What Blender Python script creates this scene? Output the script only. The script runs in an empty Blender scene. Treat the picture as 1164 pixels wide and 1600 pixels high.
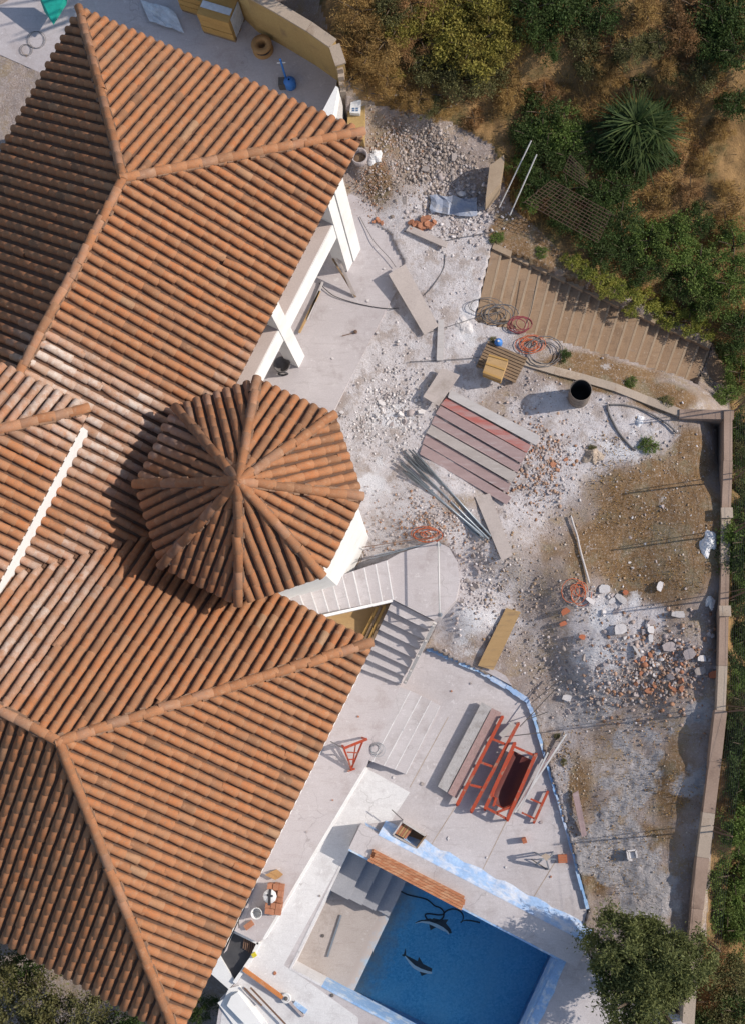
import bpy, bmesh, math, random
import numpy as np
from mathutils import Vector, Matrix
from mathutils.geometry import tessellate_polygon
R_ = math.radians
random.seed(7)
rng = np.random.default_rng(11)
scene = bpy.context.scene
col = scene.collection

# ---------------------------------------------------------------- camera, sky, sun, exposure
FPX, NADX, NADY, CAMH = 2000.0, 745.0, 1110.0, 34.5      # drone lens, foot of the plumb line in the photo, height
_d = np.array([NADX - 582, -(NADY - 800), -FPX]); _d /= np.linalg.norm(_d)
_Z = -_d; _X = np.array([1, 0, 0.]) - _Z * _Z[0]; _X /= np.linalg.norm(_X); _Y = np.cross(_Z, _X)
CR = np.array([_X, _Y, _Z])
cam_data = bpy.data.cameras.new('camera'); cam = bpy.data.objects.new('camera', cam_data); col.objects.link(cam)
cam_data.sensor_fit = 'VERTICAL'; cam_data.sensor_height = 24; cam_data.lens = 24 * FPX / 1600
cam_data.clip_end = 2000
M4 = Matrix([list(CR[0]) + [0], list(CR[1]) + [0], list(CR[2]) + [CAMH], [0, 0, 0, 1]])
cam.matrix_world = M4
scene.camera = cam

SUN_AZ, SUN_EL = 7.0, 34.0        # degrees from +X towards +Y, and above the horizon
world = bpy.data.worlds.new('World'); scene.world = world; world.use_nodes = True
wn = world.node_tree.nodes; wl = world.node_tree.links
sky = wn.new('ShaderNodeTexSky'); sky.sky_type = 'NISHITA'; sky.sun_disc = False
sky.sun_elevation = R_(SUN_EL); sky.sun_rotation = R_(90 - SUN_AZ)
sky.air_density = 1.0; sky.dust_density = 1.0; sky.ozone_density = 1.0
wl.new(sky.outputs[0], wn['Background'].inputs[0]); wn['Background'].inputs[1].default_value = 0.14
sd = bpy.data.lights.new('sun', 'SUN'); sd.energy = 4.15; sd.angle = R_(0.53); sd.color = (1, .915, .81)
sun = bpy.data.objects.new('sun', sd); col.objects.link(sun)
sdir = Vector((math.cos(R_(SUN_EL)) * math.cos(R_(SUN_AZ)), math.cos(R_(SUN_EL)) * math.sin(R_(SUN_AZ)), math.sin(R_(SUN_EL))))
sun.rotation_euler = sdir.to_track_quat('Z', 'Y').to_euler(); sun.location = (40, 5, 30)
vs = scene.view_settings; vs.view_transform = 'Standard'; vs.look = 'None'; vs.gamma = 1; vs.exposure = 0.16
vs.use_curve_mapping = False

# ---------------------------------------------------------------- coordinates
def P(px, py, z=0.0):
    """photo point -> the place in the world at height z"""
    r = CR @ np.array([px - 582, -(py - 800), -FPX]); t = (z - CAMH) / r[2]
    return Vector((r[0] * t, r[1] * t, z))
def Qn(x, y, z):
    p = np.stack([x, y, z - CAMH], -1) @ CR
    return 582 + FPX * p[..., 0] / -p[..., 2], 800 - FPX * p[..., 1] / -p[..., 2]
def Q(v):
    a, b = Qn(np.array(v[0]), np.array(v[1]), np.array(v[2])); return float(a), float(b)
TH = R_(-26.4)
UX = Vector((math.cos(TH), math.sin(TH), 0)); VX = Vector((-UX.y, UX.x, 0))
def W3(u, v, z): return Vector((UX.x * u + VX.x * v, UX.y * u + VX.y * v, z))
def UV(p): return p.x * UX.x + p.y * UX.y, p.x * VX.x + p.y * VX.y

Z_DECK, Z_WALK, Z_YARD = -1.8, -1.3, .4
# ---------------------------------------------------------------- noise
def vnoise(x, y, seed=0):
    xi = np.floor(x).astype(np.int64); yi = np.floor(y).astype(np.int64); xf = x - xi; yf = y - yi
    def h(a, b):
        n = (a * 374761393 + b * 668265263 + seed * 974711) & 0x7fffffff
        n = ((n ^ (n >> 13)) * 1274126177) & 0x7fffffff
        return ((n ^ (n >> 16)) & 0xffff) / 65535.0
    u = xf * xf * (3 - 2 * xf); v = yf * yf * (3 - 2 * yf)
    return (h(xi, yi) * (1 - u) + h(xi + 1, yi) * u) * (1 - v) + (h(xi, yi + 1) * (1 - u) + h(xi + 1, yi + 1) * u) * v
def fbm(x, y, s, o=4, seed=0):
    t = 0; a = .5; n = 0
    for i in range(o):
        t = t + a * vnoise(x * s * 2 ** i + 17.3 * i, y * s * 2 ** i - 9.1 * i, seed + i); n += a; a *= .5
    return t / n

# ---------------------------------------------------------------- materials
MATS = {}
def rgb(h):
    """sRGB 0-255 triple to linear"""
    return tuple(((c / 255) / 12.92 if c / 255 <= .04045 else ((c / 255 + .055) / 1.055) ** 2.4) for c in h)
def newmat(name):
    m = bpy.data.materials.new(name); m.use_nodes = True; nt = m.node_tree; MATS[name] = m
    return m, nt.nodes, nt.links, nt.nodes['Principled BSDF']
def N(ns, t, **k):
    n = ns.new(t)
    for a, b in k.items(): setattr(n, a, b)
    return n
def mixc(ns, ls, fac, a, b, mode='MIX'):
    n = ns.new('ShaderNodeMix'); n.data_type = 'RGBA'; n.blend_type = mode
    for s, v in ((0, fac), (6, a), (7, b)):
        if hasattr(v, 'is_linked'): ls.new(v, n.inputs[s])
        elif s == 0: n.inputs[0].default_value = v
        else: n.inputs[s].default_value = (*v[:3], 1)
    return n.outputs[2]
def noise(ns, ls, vec, scale, detail=4, rough=.6):
    n = ns.new('ShaderNodeTexNoise'); n.inputs['Scale'].default_value = scale; n.inputs['Detail'].default_value = detail
    n.inputs['Roughness'].default_value = rough; ls.new(vec, n.inputs['Vector']); return n.outputs['Fac']
def ramp(ns, ls, fac, a, b):
    n = ns.new('ShaderNodeMapRange'); n.inputs[1].default_value = a; n.inputs[2].default_value = b
    n.clamp = True; ls.new(fac, n.inputs[0]); return n.outputs[0]
def bump(ns, ls, h, bs, strength, dist=.02):
    b = ns.new('ShaderNodeBump'); b.inputs['Strength'].default_value = strength; b.inputs['Distance'].default_value = dist
    ls.new(h, b.inputs['Height']); ls.new(b.outputs[0], bs.inputs['Normal'])
def mathn(ns, ls, op, a, b_):
    n = ns.new('ShaderNodeMath'); n.operation = op
    for i, v in enumerate((a, b_)):
        if hasattr(v, 'is_linked'): ls.new(v, n.inputs[i])
        else: n.inputs[i].default_value = v
    return n.outputs[0]
def vecs(ns, ls, rand=True):
    tc = ns.new('ShaderNodeTexCoord')
    if not rand: return tc.outputs['Object']
    oi = ns.new('ShaderNodeObjectInfo'); mu = ns.new('ShaderNodeVectorMath'); mu.operation = 'MULTIPLY_ADD'
    ls.new(oi.outputs['Random'], mu.inputs[0]); mu.inputs[1].default_value = (37, 53, 19); ls.new(tc.outputs['Object'], mu.inputs[2])
    return mu.outputs[0]
def surf(name, c1, c2, scale=3, rough=.85, bs=.25, bscale=40, c3=None, s3=1.0, t3=(.55, .7), metal=0, stretch=None, spec=.3):
    m, ns, ls, b = newmat(name); v = vecs(ns, ls)
    if stretch:
        mp = ns.new('ShaderNodeMapping'); mp.inputs['Scale'].default_value = stretch; ls.new(v, mp.inputs[0]); v = mp.outputs[0]
    f = ramp(ns, ls, noise(ns, ls, v, scale, 5), .3, .7)
    c = mixc(ns, ls, f, c1, c2)
    if c3: c = mixc(ns, ls, ramp(ns, ls, noise(ns, ls, v, s3, 6, .65), *t3), c, c3)
    fine = noise(ns, ls, v, bscale, 4, .7)
    c = mixc(ns, ls, .45, c, mixc(ns, ls, ramp(ns, ls, fine, .25, .75), (.6, .6, .6), (1.25, 1.25, 1.25)), 'MULTIPLY')
    ls.new(c, b.inputs['Base Color']); b.inputs['Roughness'].default_value = rough; b.inputs['Metallic'].default_value = metal
    b.inputs['Specular IOR Level'].default_value = spec
    if bs: bump(ns, ls, fine, b, bs)
    return m
def grimy(name, c1, c2, stain, spl, s0=.5, rough=.82):
    m, ns, ls, b = newmat(name); v = vecs(ns, ls)
    c = mixc(ns, ls, ramp(ns, ls, noise(ns, ls, v, s0, 6, .65), .34, .66), c1, c2)
    c = mixc(ns, ls, mathn(ns, ls, 'MULTIPLY', ramp(ns, ls, noise(ns, ls, v, s0 * 2.3, 7, .72), .52, .68), .75), c, stain)            # damp and earth stains
    c = mixc(ns, ls, mathn(ns, ls, 'MULTIPLY', ramp(ns, ls, noise(ns, ls, v, 5.5, 4, .8), .60, .68), .8), c, spl)                      # cement splashes
    mp = ns.new('ShaderNodeMapping'); mp.inputs['Rotation'].default_value = (0, 0, .5); mp.inputs['Scale'].default_value = (1.2, 9, 1); ls.new(v, mp.inputs[0])
    c = mixc(ns, ls, mathn(ns, ls, 'MULTIPLY', ramp(ns, ls, noise(ns, ls, mp.outputs[0], 1.1, 5, .7), .54, .66), .35), c, stain)          # drag marks
    vo = ns.new('ShaderNodeTexVoronoi'); vo.feature = 'DISTANCE_TO_EDGE'; vo.inputs['Scale'].default_value = .8
    wv = ns.new('ShaderNodeVectorMath'); wv.operation = 'MULTIPLY_ADD'; nn = ns.new('ShaderNodeTexNoise'); nn.inputs['Scale'].default_value = 2.5; ls.new(v, nn.inputs['Vector'])
    ls.new(nn.outputs['Color'], wv.inputs[0]); wv.inputs[1].default_value = (.6, .6, .6); ls.new(v, wv.inputs[2]); ls.new(wv.outputs[0], vo.inputs['Vector'])
    cr = mathn(ns, ls, 'MULTIPLY', ramp(ns, ls, vo.outputs['Distance'], .012, .002), ramp(ns, ls, noise(ns, ls, v, .9, 3), .5, .62))
    c = mixc(ns, ls, mathn(ns, ls, 'MULTIPLY', cr, .45), c, (.22, .20, .19))                                                             # hair cracks
    f = noise(ns, ls, v, 34, 5, .75); c = mixc(ns, ls, .5, c, mixc(ns, ls, ramp(ns, ls, f, .25, .75), (.6, .6, .6), (1.25, 1.25, 1.25)), 'MULTIPLY')
    ls.new(c, b.inputs['Base Color']); b.inputs['Roughness'].default_value = rough; b.inputs['Specular IOR Level'].default_value = .3; bump(ns, ls, f, b, .15)
surf('render_white', (.74, .735, .725), (.69, .685, .675), 1.5, .8, .12, 60, (.58, .55, .53), 1.1, (.52, .85))
surf('render_grey', (.55, .52, .50), (.47, .44, .42), 1.2, .85, .15, 30, (.36, .33, .31), .9)
grimy('paving', (.42, .38, .385), (.50, .46, .465), (.34, .295, .29), (.56, .53, .53))
grimy('walk', (.42, .38, .385), (.48, .44, .445), (.35, .30, .29), (.55, .52, .52))
grimy('deck', (.43, .395, .40), (.52, .485, .49), (.35, .31, .305), (.58, .55, .555))
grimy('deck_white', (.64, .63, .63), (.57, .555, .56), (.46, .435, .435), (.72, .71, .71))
surf('balcony_tile', (.45, .37, .34), (.52, .44, .41), .8, .7, .08, 30)
surf('concrete_old', (.36, .29, .23), (.42, .34, .27), 1.5, .9, .35, 30, (.24, .17, .12), 1.2)
grimy('step_old', (.26, .175, .112), (.33, .23, .15), (.18, .118, .078), (.40, .315, .24))
surf('step_nosing', (.38, .29, .205), (.31, .23, .16), 3, .9, .2, 30)
surf('wall_top', (.27, .19, .145), (.36, .26, .205), 1.1, .9, .3, 22, (.19, .13, .10), .9)
surf('wall_yellow', (.42, .29, .12), (.36, .24, .10), 1.1, .9, .25, 20, (.27, .18, .09), 1.0)
surf('blue_paint', (.24, .37, .60), (.32, .46, .68), 3.0, .6, .4, 14, (.52, .56, .64), 2.6, (.44, .62), stretch=(1, 1, 1))
surf('blue_pale', (.30, .45, .66), (.22, .38, .63), 2, .6, .2, 18, (.56, .62, .68), 3.2, (.5, .66))
grimy('pool_floor', (.36, .315, .29), (.42, .37, .345), (.27, .225, .20), (.48, .44, .42), .7)
surf('pool_grey', (.33, .33, .35), (.27, .27, .29), 1.2, .8, .2, 30)
surf('plank_grey', (.40, .36, .34), (.33, .29, .27), 1.2, .85, .3, 26, (.46, .42, .40), 2, stretch=(1, 5, 1))
surf('plank_pink', (.35, .255, .25), (.29, .205, .20), 1.4, .85, .4, 26, (.40, .335, .335), 2, stretch=(1, 5, 1))
surf('plank_red', (.40, .115, .095), (.36, .15, .135), 1.4, .8, .3, 26, (.37, .235, .225), 1.3, (.42, .6), stretch=(1, 5, 1))
surf('plank_pale', (.50, .47, .46), (.43, .40, .39), 1.3, .85, .3, 26, (.36, .33, .31), 2, stretch=(1, 5, 1))
surf('plank_tan', (.46, .30, .145), (.40, .255, .12), 1.6, .85, .3, 26, (.33, .22, .12), 2, stretch=(1, 5, 1))
surf('board_beige', (.46, .40, .37), (.40, .345, .32), 1.5, .85, .25, 26, (.33, .28, .25), 1.6)
surf('wood_dark', (.20, .135, .085), (.27, .185, .115), 3, .85, .3, 26, stretch=(1, 5, 1))
surf('wood_timber', (.43, .175, .085), (.34, .135, .065), 2.4, .8, .35, 20, (.50, .29, .17), 3.0, (.48, .66), stretch=(1, 5, 1))
surf('wood_yellow', (.45, .27, .09), (.38, .22, .07), 2.4, .8, .25, 26, stretch=(1, 5, 1))
surf('cardboard', (.40, .23, .10), (.34, .19, .085), 2, .9, .15, 30)
surf('red_steel', (.40, .062, .026), (.30, .046, .02), 5, .55, .25, 50, (.30, .17, .12), 5, (.54, .66), spec=.35)
surf('tub_red', (.13, .035, .03), (.10, .03, .028), 3, .6, .15, 40)
surf('galvanised', (.34, .37, .40), (.24, .27, .30), 5, .42, .1, 60, metal=.55)
surf('pipe_white', (.60, .59, .58), (.50, .48, .47), 4, .5, .1, 60)
surf('rust', (.20, .115, .075), (.13, .085, .065), 9, .9, .2, 60)
surf('steel_dark', (.10, .095, .09), (.15, .13, .12), 9, .7, .1, 60, metal=.3)
surf('drum_skin', (.21, .175, .15), (.16, .125, .105), 5, .7, .2, 30, (.25, .125, .06), 4, (.58, .7))
surf('drum_inside', (.05, .045, .045), (.03, .03, .03), 5, .8, .1, 30)
surf('rubber', (.022, .022, .026), (.04, .04, .045), 8, .55, .05, 50)
surf('hose_grey', (.17, .16, .16), (.11, .10, .10), 8, .6, .05, 50)
surf('hose_red', (.26, .06, .07), (.19, .045, .05), 8, .6, .05, 50)
surf('net_orange', (.55, .14, .05), (.45, .10, .04), 8, .7, .05, 50)
surf('brick', (.40, .175, .10), (.33, .145, .085), 4, .9, .35, 40, (.52, .30, .20), 5, (.58, .75))
surf('clay_red', (.42, .14, .07), (.36, .12, .065), 4, .85, .2, 40)
surf('blue_plastic', (.05, .20, .55), (.04, .15, .45), 4, .45, .05, 40)
surf('white_plastic', (.70, .70, .70), (.62, .62, .62), 4, .45, .05, 40)
surf('yellow_mark', (.60, .50, .04), (.5, .42, .03), 6, .6, .05, 40)
surf('orange_beam', (.50, .20, .065), (.42, .15, .05), 5, .6, .15, 40, (.45, .33, .25), 3, (.55, .7))
surf('tarp_teal', (.02, .38, .30), (.015, .30, .24), 2, .55, .3, 12)
surf('stone_pink', (.42, .365, .355), (.35, .295, .285), 6, .95, .4, 26)
surf('stone_grey', (.36, .315, .295), (.29, .25, .23), 6, .95, .4, 26)
surf('stone_white', (.64, .61, .60), (.56, .52, .51), 6, .95, .3, 26)
surf('plaster_heap', (.66, .66, .68), (.72, .72, .74), 4, .95, .4, 26)
surf('sack', (.58, .57, .57), (.66, .65, .65), 6, .8, .3, 20)
surf('bark', (.13, .095, .065), (.09, .065, .045), 6, .95, .5, 20)
surf('mosaic_dark', (.035, .04, .05), (.05, .055, .065), 9, .4, .05, 60)
surf('mosaic_white', (.85, .86, .88), (.75, .77, .80), 9, .4, .05, 60)
surf('mortar', (.27, .165, .105), (.22, .13, .085), 3, .95, .4, 26)
surf('under_roof', (.13, .085, .065), (.10, .065, .05), 3, .95, .2, 26)
surf('dark_wall', (.16, .15, .145), (.12, .11, .105), 2, .9, .15, 20)
surf('film', (.60, .62, .66), (.45, .47, .50), 5, .22, .6, 9, spec=.6)
surf('meter_blue', (.12, .19, .30), (.09, .14, .24), 9, .25, .02, 40, spec=.6)
surf('membrane', (.07, .07, .075), (.05, .05, .055), 5, .7, .1, 40)  # near black, painted darkness of the stair shaft

def tile_material():
    m, ns, ls, b = newmat('roof_tile')
    at = N(ns, 'ShaderNodeAttribute', attribute_name='rnd'); li = N(ns, 'ShaderNodeAttribute', attribute_name='lime')
    al = N(ns, 'ShaderNodeAttribute', attribute_name='along')
    geo = ns.new('ShaderNodeNewGeometry'); v = geo.outputs['Position']
    cr = ns.new('ShaderNodeValToRGB'); cr.color_ramp.interpolation = 'LINEAR'
    st = [(0, (0.1302, 0.0738, 0.0447)), (0.1, (0.2046, 0.1008, 0.0533)), (0.28, (0.293, 0.1224, 0.0542)), (0.55, (0.3348, 0.1458, 0.0662)), (0.78, (0.3581, 0.1332, 0.0516)), (0.92, (0.3348, 0.171, 0.0903)), (1, (0.3162, 0.216, 0.1376))]
    e = cr.color_ramp.elements; e[0].position = 0; e[0].color = (*st[0][1], 1); e[1].position = 1; e[1].color = (*st[-1][1], 1)
    for p, c in st[1:-1]:
        q = e.new(p); q.color = (*c, 1)
    ls.new(at.outputs['Fac'], cr.inputs[0])
    big = ramp(ns, ls, noise(ns, ls, v, 1.3, 4), .35, .7)
    c = mixc(ns, ls, mathn(ns, ls, 'MULTIPLY', big, .30), cr.outputs[0], (.29, .145, .08))
    mot = noise(ns, ls, v, 14, 5, .7)
    c = mixc(ns, ls, mathn(ns, ls, 'MULTIPLY', ramp(ns, ls, mot, .48, .66), .6), c, (.20, .115, .068))       # lichen and soot
    c = mixc(ns, ls, mathn(ns, ls, 'MULTIPLY', ramp(ns, ls, noise(ns, ls, v, 7, 5, .7), .55, .7), .4), c, (.50, .28, .165))
    mp = ns.new('ShaderNodeMapping'); mp.inputs['Rotation'].default_value = (0, 0, .46); mp.inputs['Scale'].default_value = (1, 1, 1); ls.new(v, mp.inputs[0])
    c = mixc(ns, ls, mathn(ns, ls, 'MULTIPLY', ramp(ns, ls, noise(ns, ls, mp.outputs[0], .55, 6, .75), .52, .7), .45), c, (.23, .135, .085))
    c = mixc(ns, ls, mathn(ns, ls, 'MULTIPLY', ramp(ns, ls, al.outputs['Fac'], .6, 1.0), .12), c, (.56, .36, .23))   # paler lower lip
    lim = mathn(ns, ls, 'MULTIPLY', li.outputs['Fac'], ramp(ns, ls, noise(ns, ls, v, 5, 5, .7), .25, .6))
    c = mixc(ns, ls, lim, c, (.50, .425, .375))
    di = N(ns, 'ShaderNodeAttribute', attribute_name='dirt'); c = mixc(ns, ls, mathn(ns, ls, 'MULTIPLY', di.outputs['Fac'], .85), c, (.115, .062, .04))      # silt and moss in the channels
    fine = noise(ns, ls, v, 60, 4, .7)
    c = mixc(ns, ls, .5, c, mixc(ns, ls, ramp(ns, ls, fine, .25, .75), (.6, .6, .6), (1.25, 1.25, 1.25)), 'MULTIPLY')
    ls.new(c, b.inputs['Base Color']); b.inputs['Roughness'].default_value = .82; b.inputs['Specular IOR Level'].default_value = .3
    bump(ns, ls, fine, b, .3, .015)
tile_material()

def ground_material():
    m, ns, ls, b = newmat('ground'); geo = ns.new('ShaderNodeNewGeometry'); v = geo.outputs['Position']
    zc = N(ns, 'ShaderNodeAttribute', attribute_name='zone'); sp = ns.new('ShaderNodeSeparateColor'); ls.new(zc.outputs['Color'], sp.inputs[0])
    mid = noise(ns, ls, v, 3.2, 6, .7); fine = noise(ns, ls, v, 16, 6, .75); vf = noise(ns, ls, v, 55, 4, .7)
    earth = mixc(ns, ls, ramp(ns, ls, mid, .3, .7), (.18, .105, .05), (.29, .185, .10))
    earth = mixc(ns, ls, ramp(ns, ls, noise(ns, ls, v, 1.4, 5, .7), .5, .62), earth, (.235, .185, .115))
    earth = mixc(ns, ls, ramp(ns, ls, fine, .52, .66), earth, (.40, .32, .26))
    soil = mixc(ns, ls, ramp(ns, ls, mid, .3, .7), (.29, .225, .19), (.40, .335, .31))
    soil = mixc(ns, ls, ramp(ns, ls, noise(ns, ls, v, 1.2, 6, .75), .48, .62), soil, (.34, .26, .18))
    soil = mixc(ns, ls, ramp(ns, ls, fine, .52, .66), soil, (.47, .41, .39))
    br = N(ns, 'ShaderNodeAttribute', attribute_name='brown')
    hill = mixc(ns, ls, ramp(ns, ls, mid, .3, .7), (.22, .14, .065), (.36, .22, .10))
    hill = mixc(ns, ls, ramp(ns, ls, noise(ns, ls, v, 1.1, 5, .7), .5, .65), hill, (.12, .10, .045))
    dust = mixc(ns, ls, ramp(ns, ls, mid, .32, .68), (.53, .485, .485), (.65, .615, .625))
    dust = mixc(ns, ls, ramp(ns, ls, noise(ns, ls, v, 1.7, 6, .75), .5, .6), dust, (.43, .37, .345))
    dust = mixc(ns, ls, ramp(ns, ls, fine, .54, .68), dust, (.33, .27, .24))
    mud = mixc(ns, ls, ramp(ns, ls, mid, .3, .7), (.38, .355, .355), (.48, .455, .46))
    mud = mixc(ns, ls, ramp(ns, ls, fine, .55, .7), mud, (.31, .24, .19))
    def soft(w):   # break the zone edges up
        return ramp(ns, ls, mathn(ns, ls, 'ADD', w, mathn(ns, ls, 'MULTIPLY', mathn(ns, ls, 'SUBTRACT', fine, .5), .9)), .32, .68)
    c = mixc(ns, ls, soft(br.outputs['Fac']), soil, earth)
    c = mixc(ns, ls, soft(sp.outputs[2]), c, hill)
    c = mixc(ns, ls, soft(sp.outputs[1]), c, mud)
    c = mixc(ns, ls, soft(sp.outputs[0]), c, dust)
    asn = N(ns, 'ShaderNodeAttribute', attribute_name='ash'); c = mixc(ns, ls, mathn(ns, ls, 'MULTIPLY', soft(asn.outputs['Fac']), .85), c, (.70, .69, .71))
    c = mixc(ns, ls, .6, c, mixc(ns, ls, ramp(ns, ls, vf, .25, .75), (.5, .5, .5), (1.3, 1.3, 1.3)), 'MULTIPLY')
    ls.new(c, b.inputs['Base Color']); b.inputs['Roughness'].default_value = .95; b.inputs['Specular IOR Level'].default_value = .15
    mpw = ns.new('ShaderNodeMapping'); mpw.inputs['Rotation'].default_value = (0, 0, .6); mpw.inputs['Scale'].default_value = (1.0, 2.6, 1); ls.new(v, mpw.inputs[0])
    rg = mathn(ns, ls, 'ABSOLUTE', mathn(ns, ls, 'SUBTRACT', noise(ns, ls, mpw.outputs[0], 3.0, 5, .6), .5), 0)        # trampled wrinkles in the mud
    h = mathn(ns, ls, 'ADD', mathn(ns, ls, 'MULTIPLY', fine, 1.0), mathn(ns, ls, 'MULTIPLY', vf, .5))
    h = mathn(ns, ls, 'SUBTRACT', h, mathn(ns, ls, 'MULTIPLY', mathn(ns, ls, 'MULTIPLY', rg, sp.outputs[1]), 7.0)); bump(ns, ls, h, b, .8, .05)
ground_material()

def stone_mix_material():
    m, ns, ls, b = newmat('rubble_mix'); at = N(ns, 'ShaderNodeAttribute', attribute_name='tint'); geo = ns.new('ShaderNodeNewGeometry')
    f = noise(ns, ls, geo.outputs['Position'], 40, 4, .7)
    c = mixc(ns, ls, .5, at.outputs['Color'], mixc(ns, ls, ramp(ns, ls, f, .25, .75), (.55, .55, .55), (1.25, 1.25, 1.25)), 'MULTIPLY')
    ls.new(c, b.inputs['Base Color']); b.inputs['Roughness'].default_value = .95; b.inputs['Specular IOR Level'].default_value = .15
    bump(ns, ls, f, b, .4, .02)
stone_mix_material()

def leaf_material(name, c1, c2, c3, trans=.3):
    m, ns, ls, b = newmat(name)
    at = N(ns, 'ShaderNodeAttribute', attribute_name='rnd'); geo = ns.new('ShaderNodeNewGeometry')
    c = mixc(ns, ls, at.outputs['Fac'], c1, c2)
    c = mixc(ns, ls, ramp(ns, ls, noise(ns, ls, geo.outputs['Position'], 2.2, 4, .6), .45, .65), c, c3)
    ls.new(c, b.inputs['Base Color']); b.inputs['Roughness'].default_value = .65; b.inputs['Specular IOR Level'].default_value = .2
    tr = ns.new('ShaderNodeBsdfTranslucent'); ls.new(c, tr.inputs[0]); mx = ns.new('ShaderNodeMixShader'); mx.inputs[0].default_value = trans
    ls.new(b.outputs[0], mx.inputs[1]); ls.new(tr.outputs[0], mx.inputs[2]); ls.new(mx.outputs[0], ns['Material Output'].inputs[0])
leaf_material('leaf_dark', (0.039, 0.066, 0.018), (0.083, 0.127, 0.033), (0.055, 0.077, 0.024))
leaf_material('leaf_green', (0.085, 0.137, 0.029), (0.163, 0.227, 0.052), (0.111, 0.143, 0.039))
leaf_material('leaf_olive', (0.12, 0.115, 0.045), (0.21, 0.2, 0.085), (0.1, 0.095, 0.034))
leaf_material('leaf_yellow', (0.21, 0.185, 0.04), (0.33, 0.29, 0.062), (0.2, 0.155, 0.038))
leaf_material('leaf_dry', (0.322, 0.203, 0.070), (0.462, 0.301, 0.112), (0.238, 0.147, 0.056))
leaf_material('leaf_rust', (0.270, 0.142, 0.061), (0.365, 0.209, 0.088), (0.189, 0.115, 0.054))
leaf_material('leaf_hedge', (0.184, 0.190, 0.032), (0.299, 0.287, 0.052), (0.115, 0.144, 0.029))
leaf_material('leaf_tree', (.105, .122, .040), (.20, .215, .080), (.085, .100, .034))
leaf_material('leaf_palm', (0.025, 0.055, 0.016), (0.095, 0.125, 0.04), (0.038, 0.06, 0.018))

def water_material():
    m, ns, ls, b = newmat('pool_water'); ns.remove(b)
    tr = ns.new('ShaderNodeBsdfTransparent'); tr.inputs[0].default_value = (.80, .94, .98, 1)
    gl = ns.new('ShaderNodeBsdfGlossy'); gl.inputs['Roughness'].default_value = .04
    fr = ns.new('ShaderNodeFresnel'); fr.inputs[0].default_value = 1.33
    geo = ns.new('ShaderNodeNewGeometry'); bp = ns.new('ShaderNodeBump'); bp.inputs['Strength'].default_value = .12; bp.inputs['Distance'].default_value = .02
    ls.new(noise(ns, ls, geo.outputs['Position'], 3.0, 3), bp.inputs['Height']); ls.new(bp.outputs[0], gl.inputs['Normal']); ls.new(bp.outputs[0], fr.inputs['Normal'])
    mx = ns.new('ShaderNodeMixShader'); ls.new(fr.outputs[0], mx.inputs[0]); ls.new(tr.outputs[0], mx.inputs[1]); ls.new(gl.outputs[0], mx.inputs[2])
    ls.new(mx.outputs[0], ns['Material Output'].inputs[0])
water_material()
def pool_material():
    m, ns, ls, b = newmat('pool_mosaic'); v = vecs(ns, ls, False)
    vo = ns.new('ShaderNodeTexVoronoi'); vo.inputs['Scale'].default_value = 24; ls.new(v, vo.inputs['Vector'])
    sp = ns.new('ShaderNodeSeparateColor'); ls.new(vo.outputs['Color'], sp.inputs[0])
    c = mixc(ns, ls, sp.outputs[0], (.050, .33, .62), (.16, .52, .78))
    c = mixc(ns, ls, mathn(ns, ls, 'MULTIPLY', ramp(ns, ls, noise(ns, ls, v, .8, 6, .7), .42, .68), .6), c, (.22, .50, .70))
    bl = N(ns, 'ShaderNodeAttribute', attribute_name='blue'); w = ramp(ns, ls, mathn(ns, ls, 'ADD', bl.outputs['Fac'], mathn(ns, ls, 'MULTIPLY', mathn(ns, ls, 'SUBTRACT', noise(ns, ls, v, 3, 6, .75), .5), .8)), .08, .62)
    c = mixc(ns, ls, w, (.36, .31, .285), c)
    ls.new(c, b.inputs['Base Color']); b.inputs['Roughness'].default_value = .5
pool_material()

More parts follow.
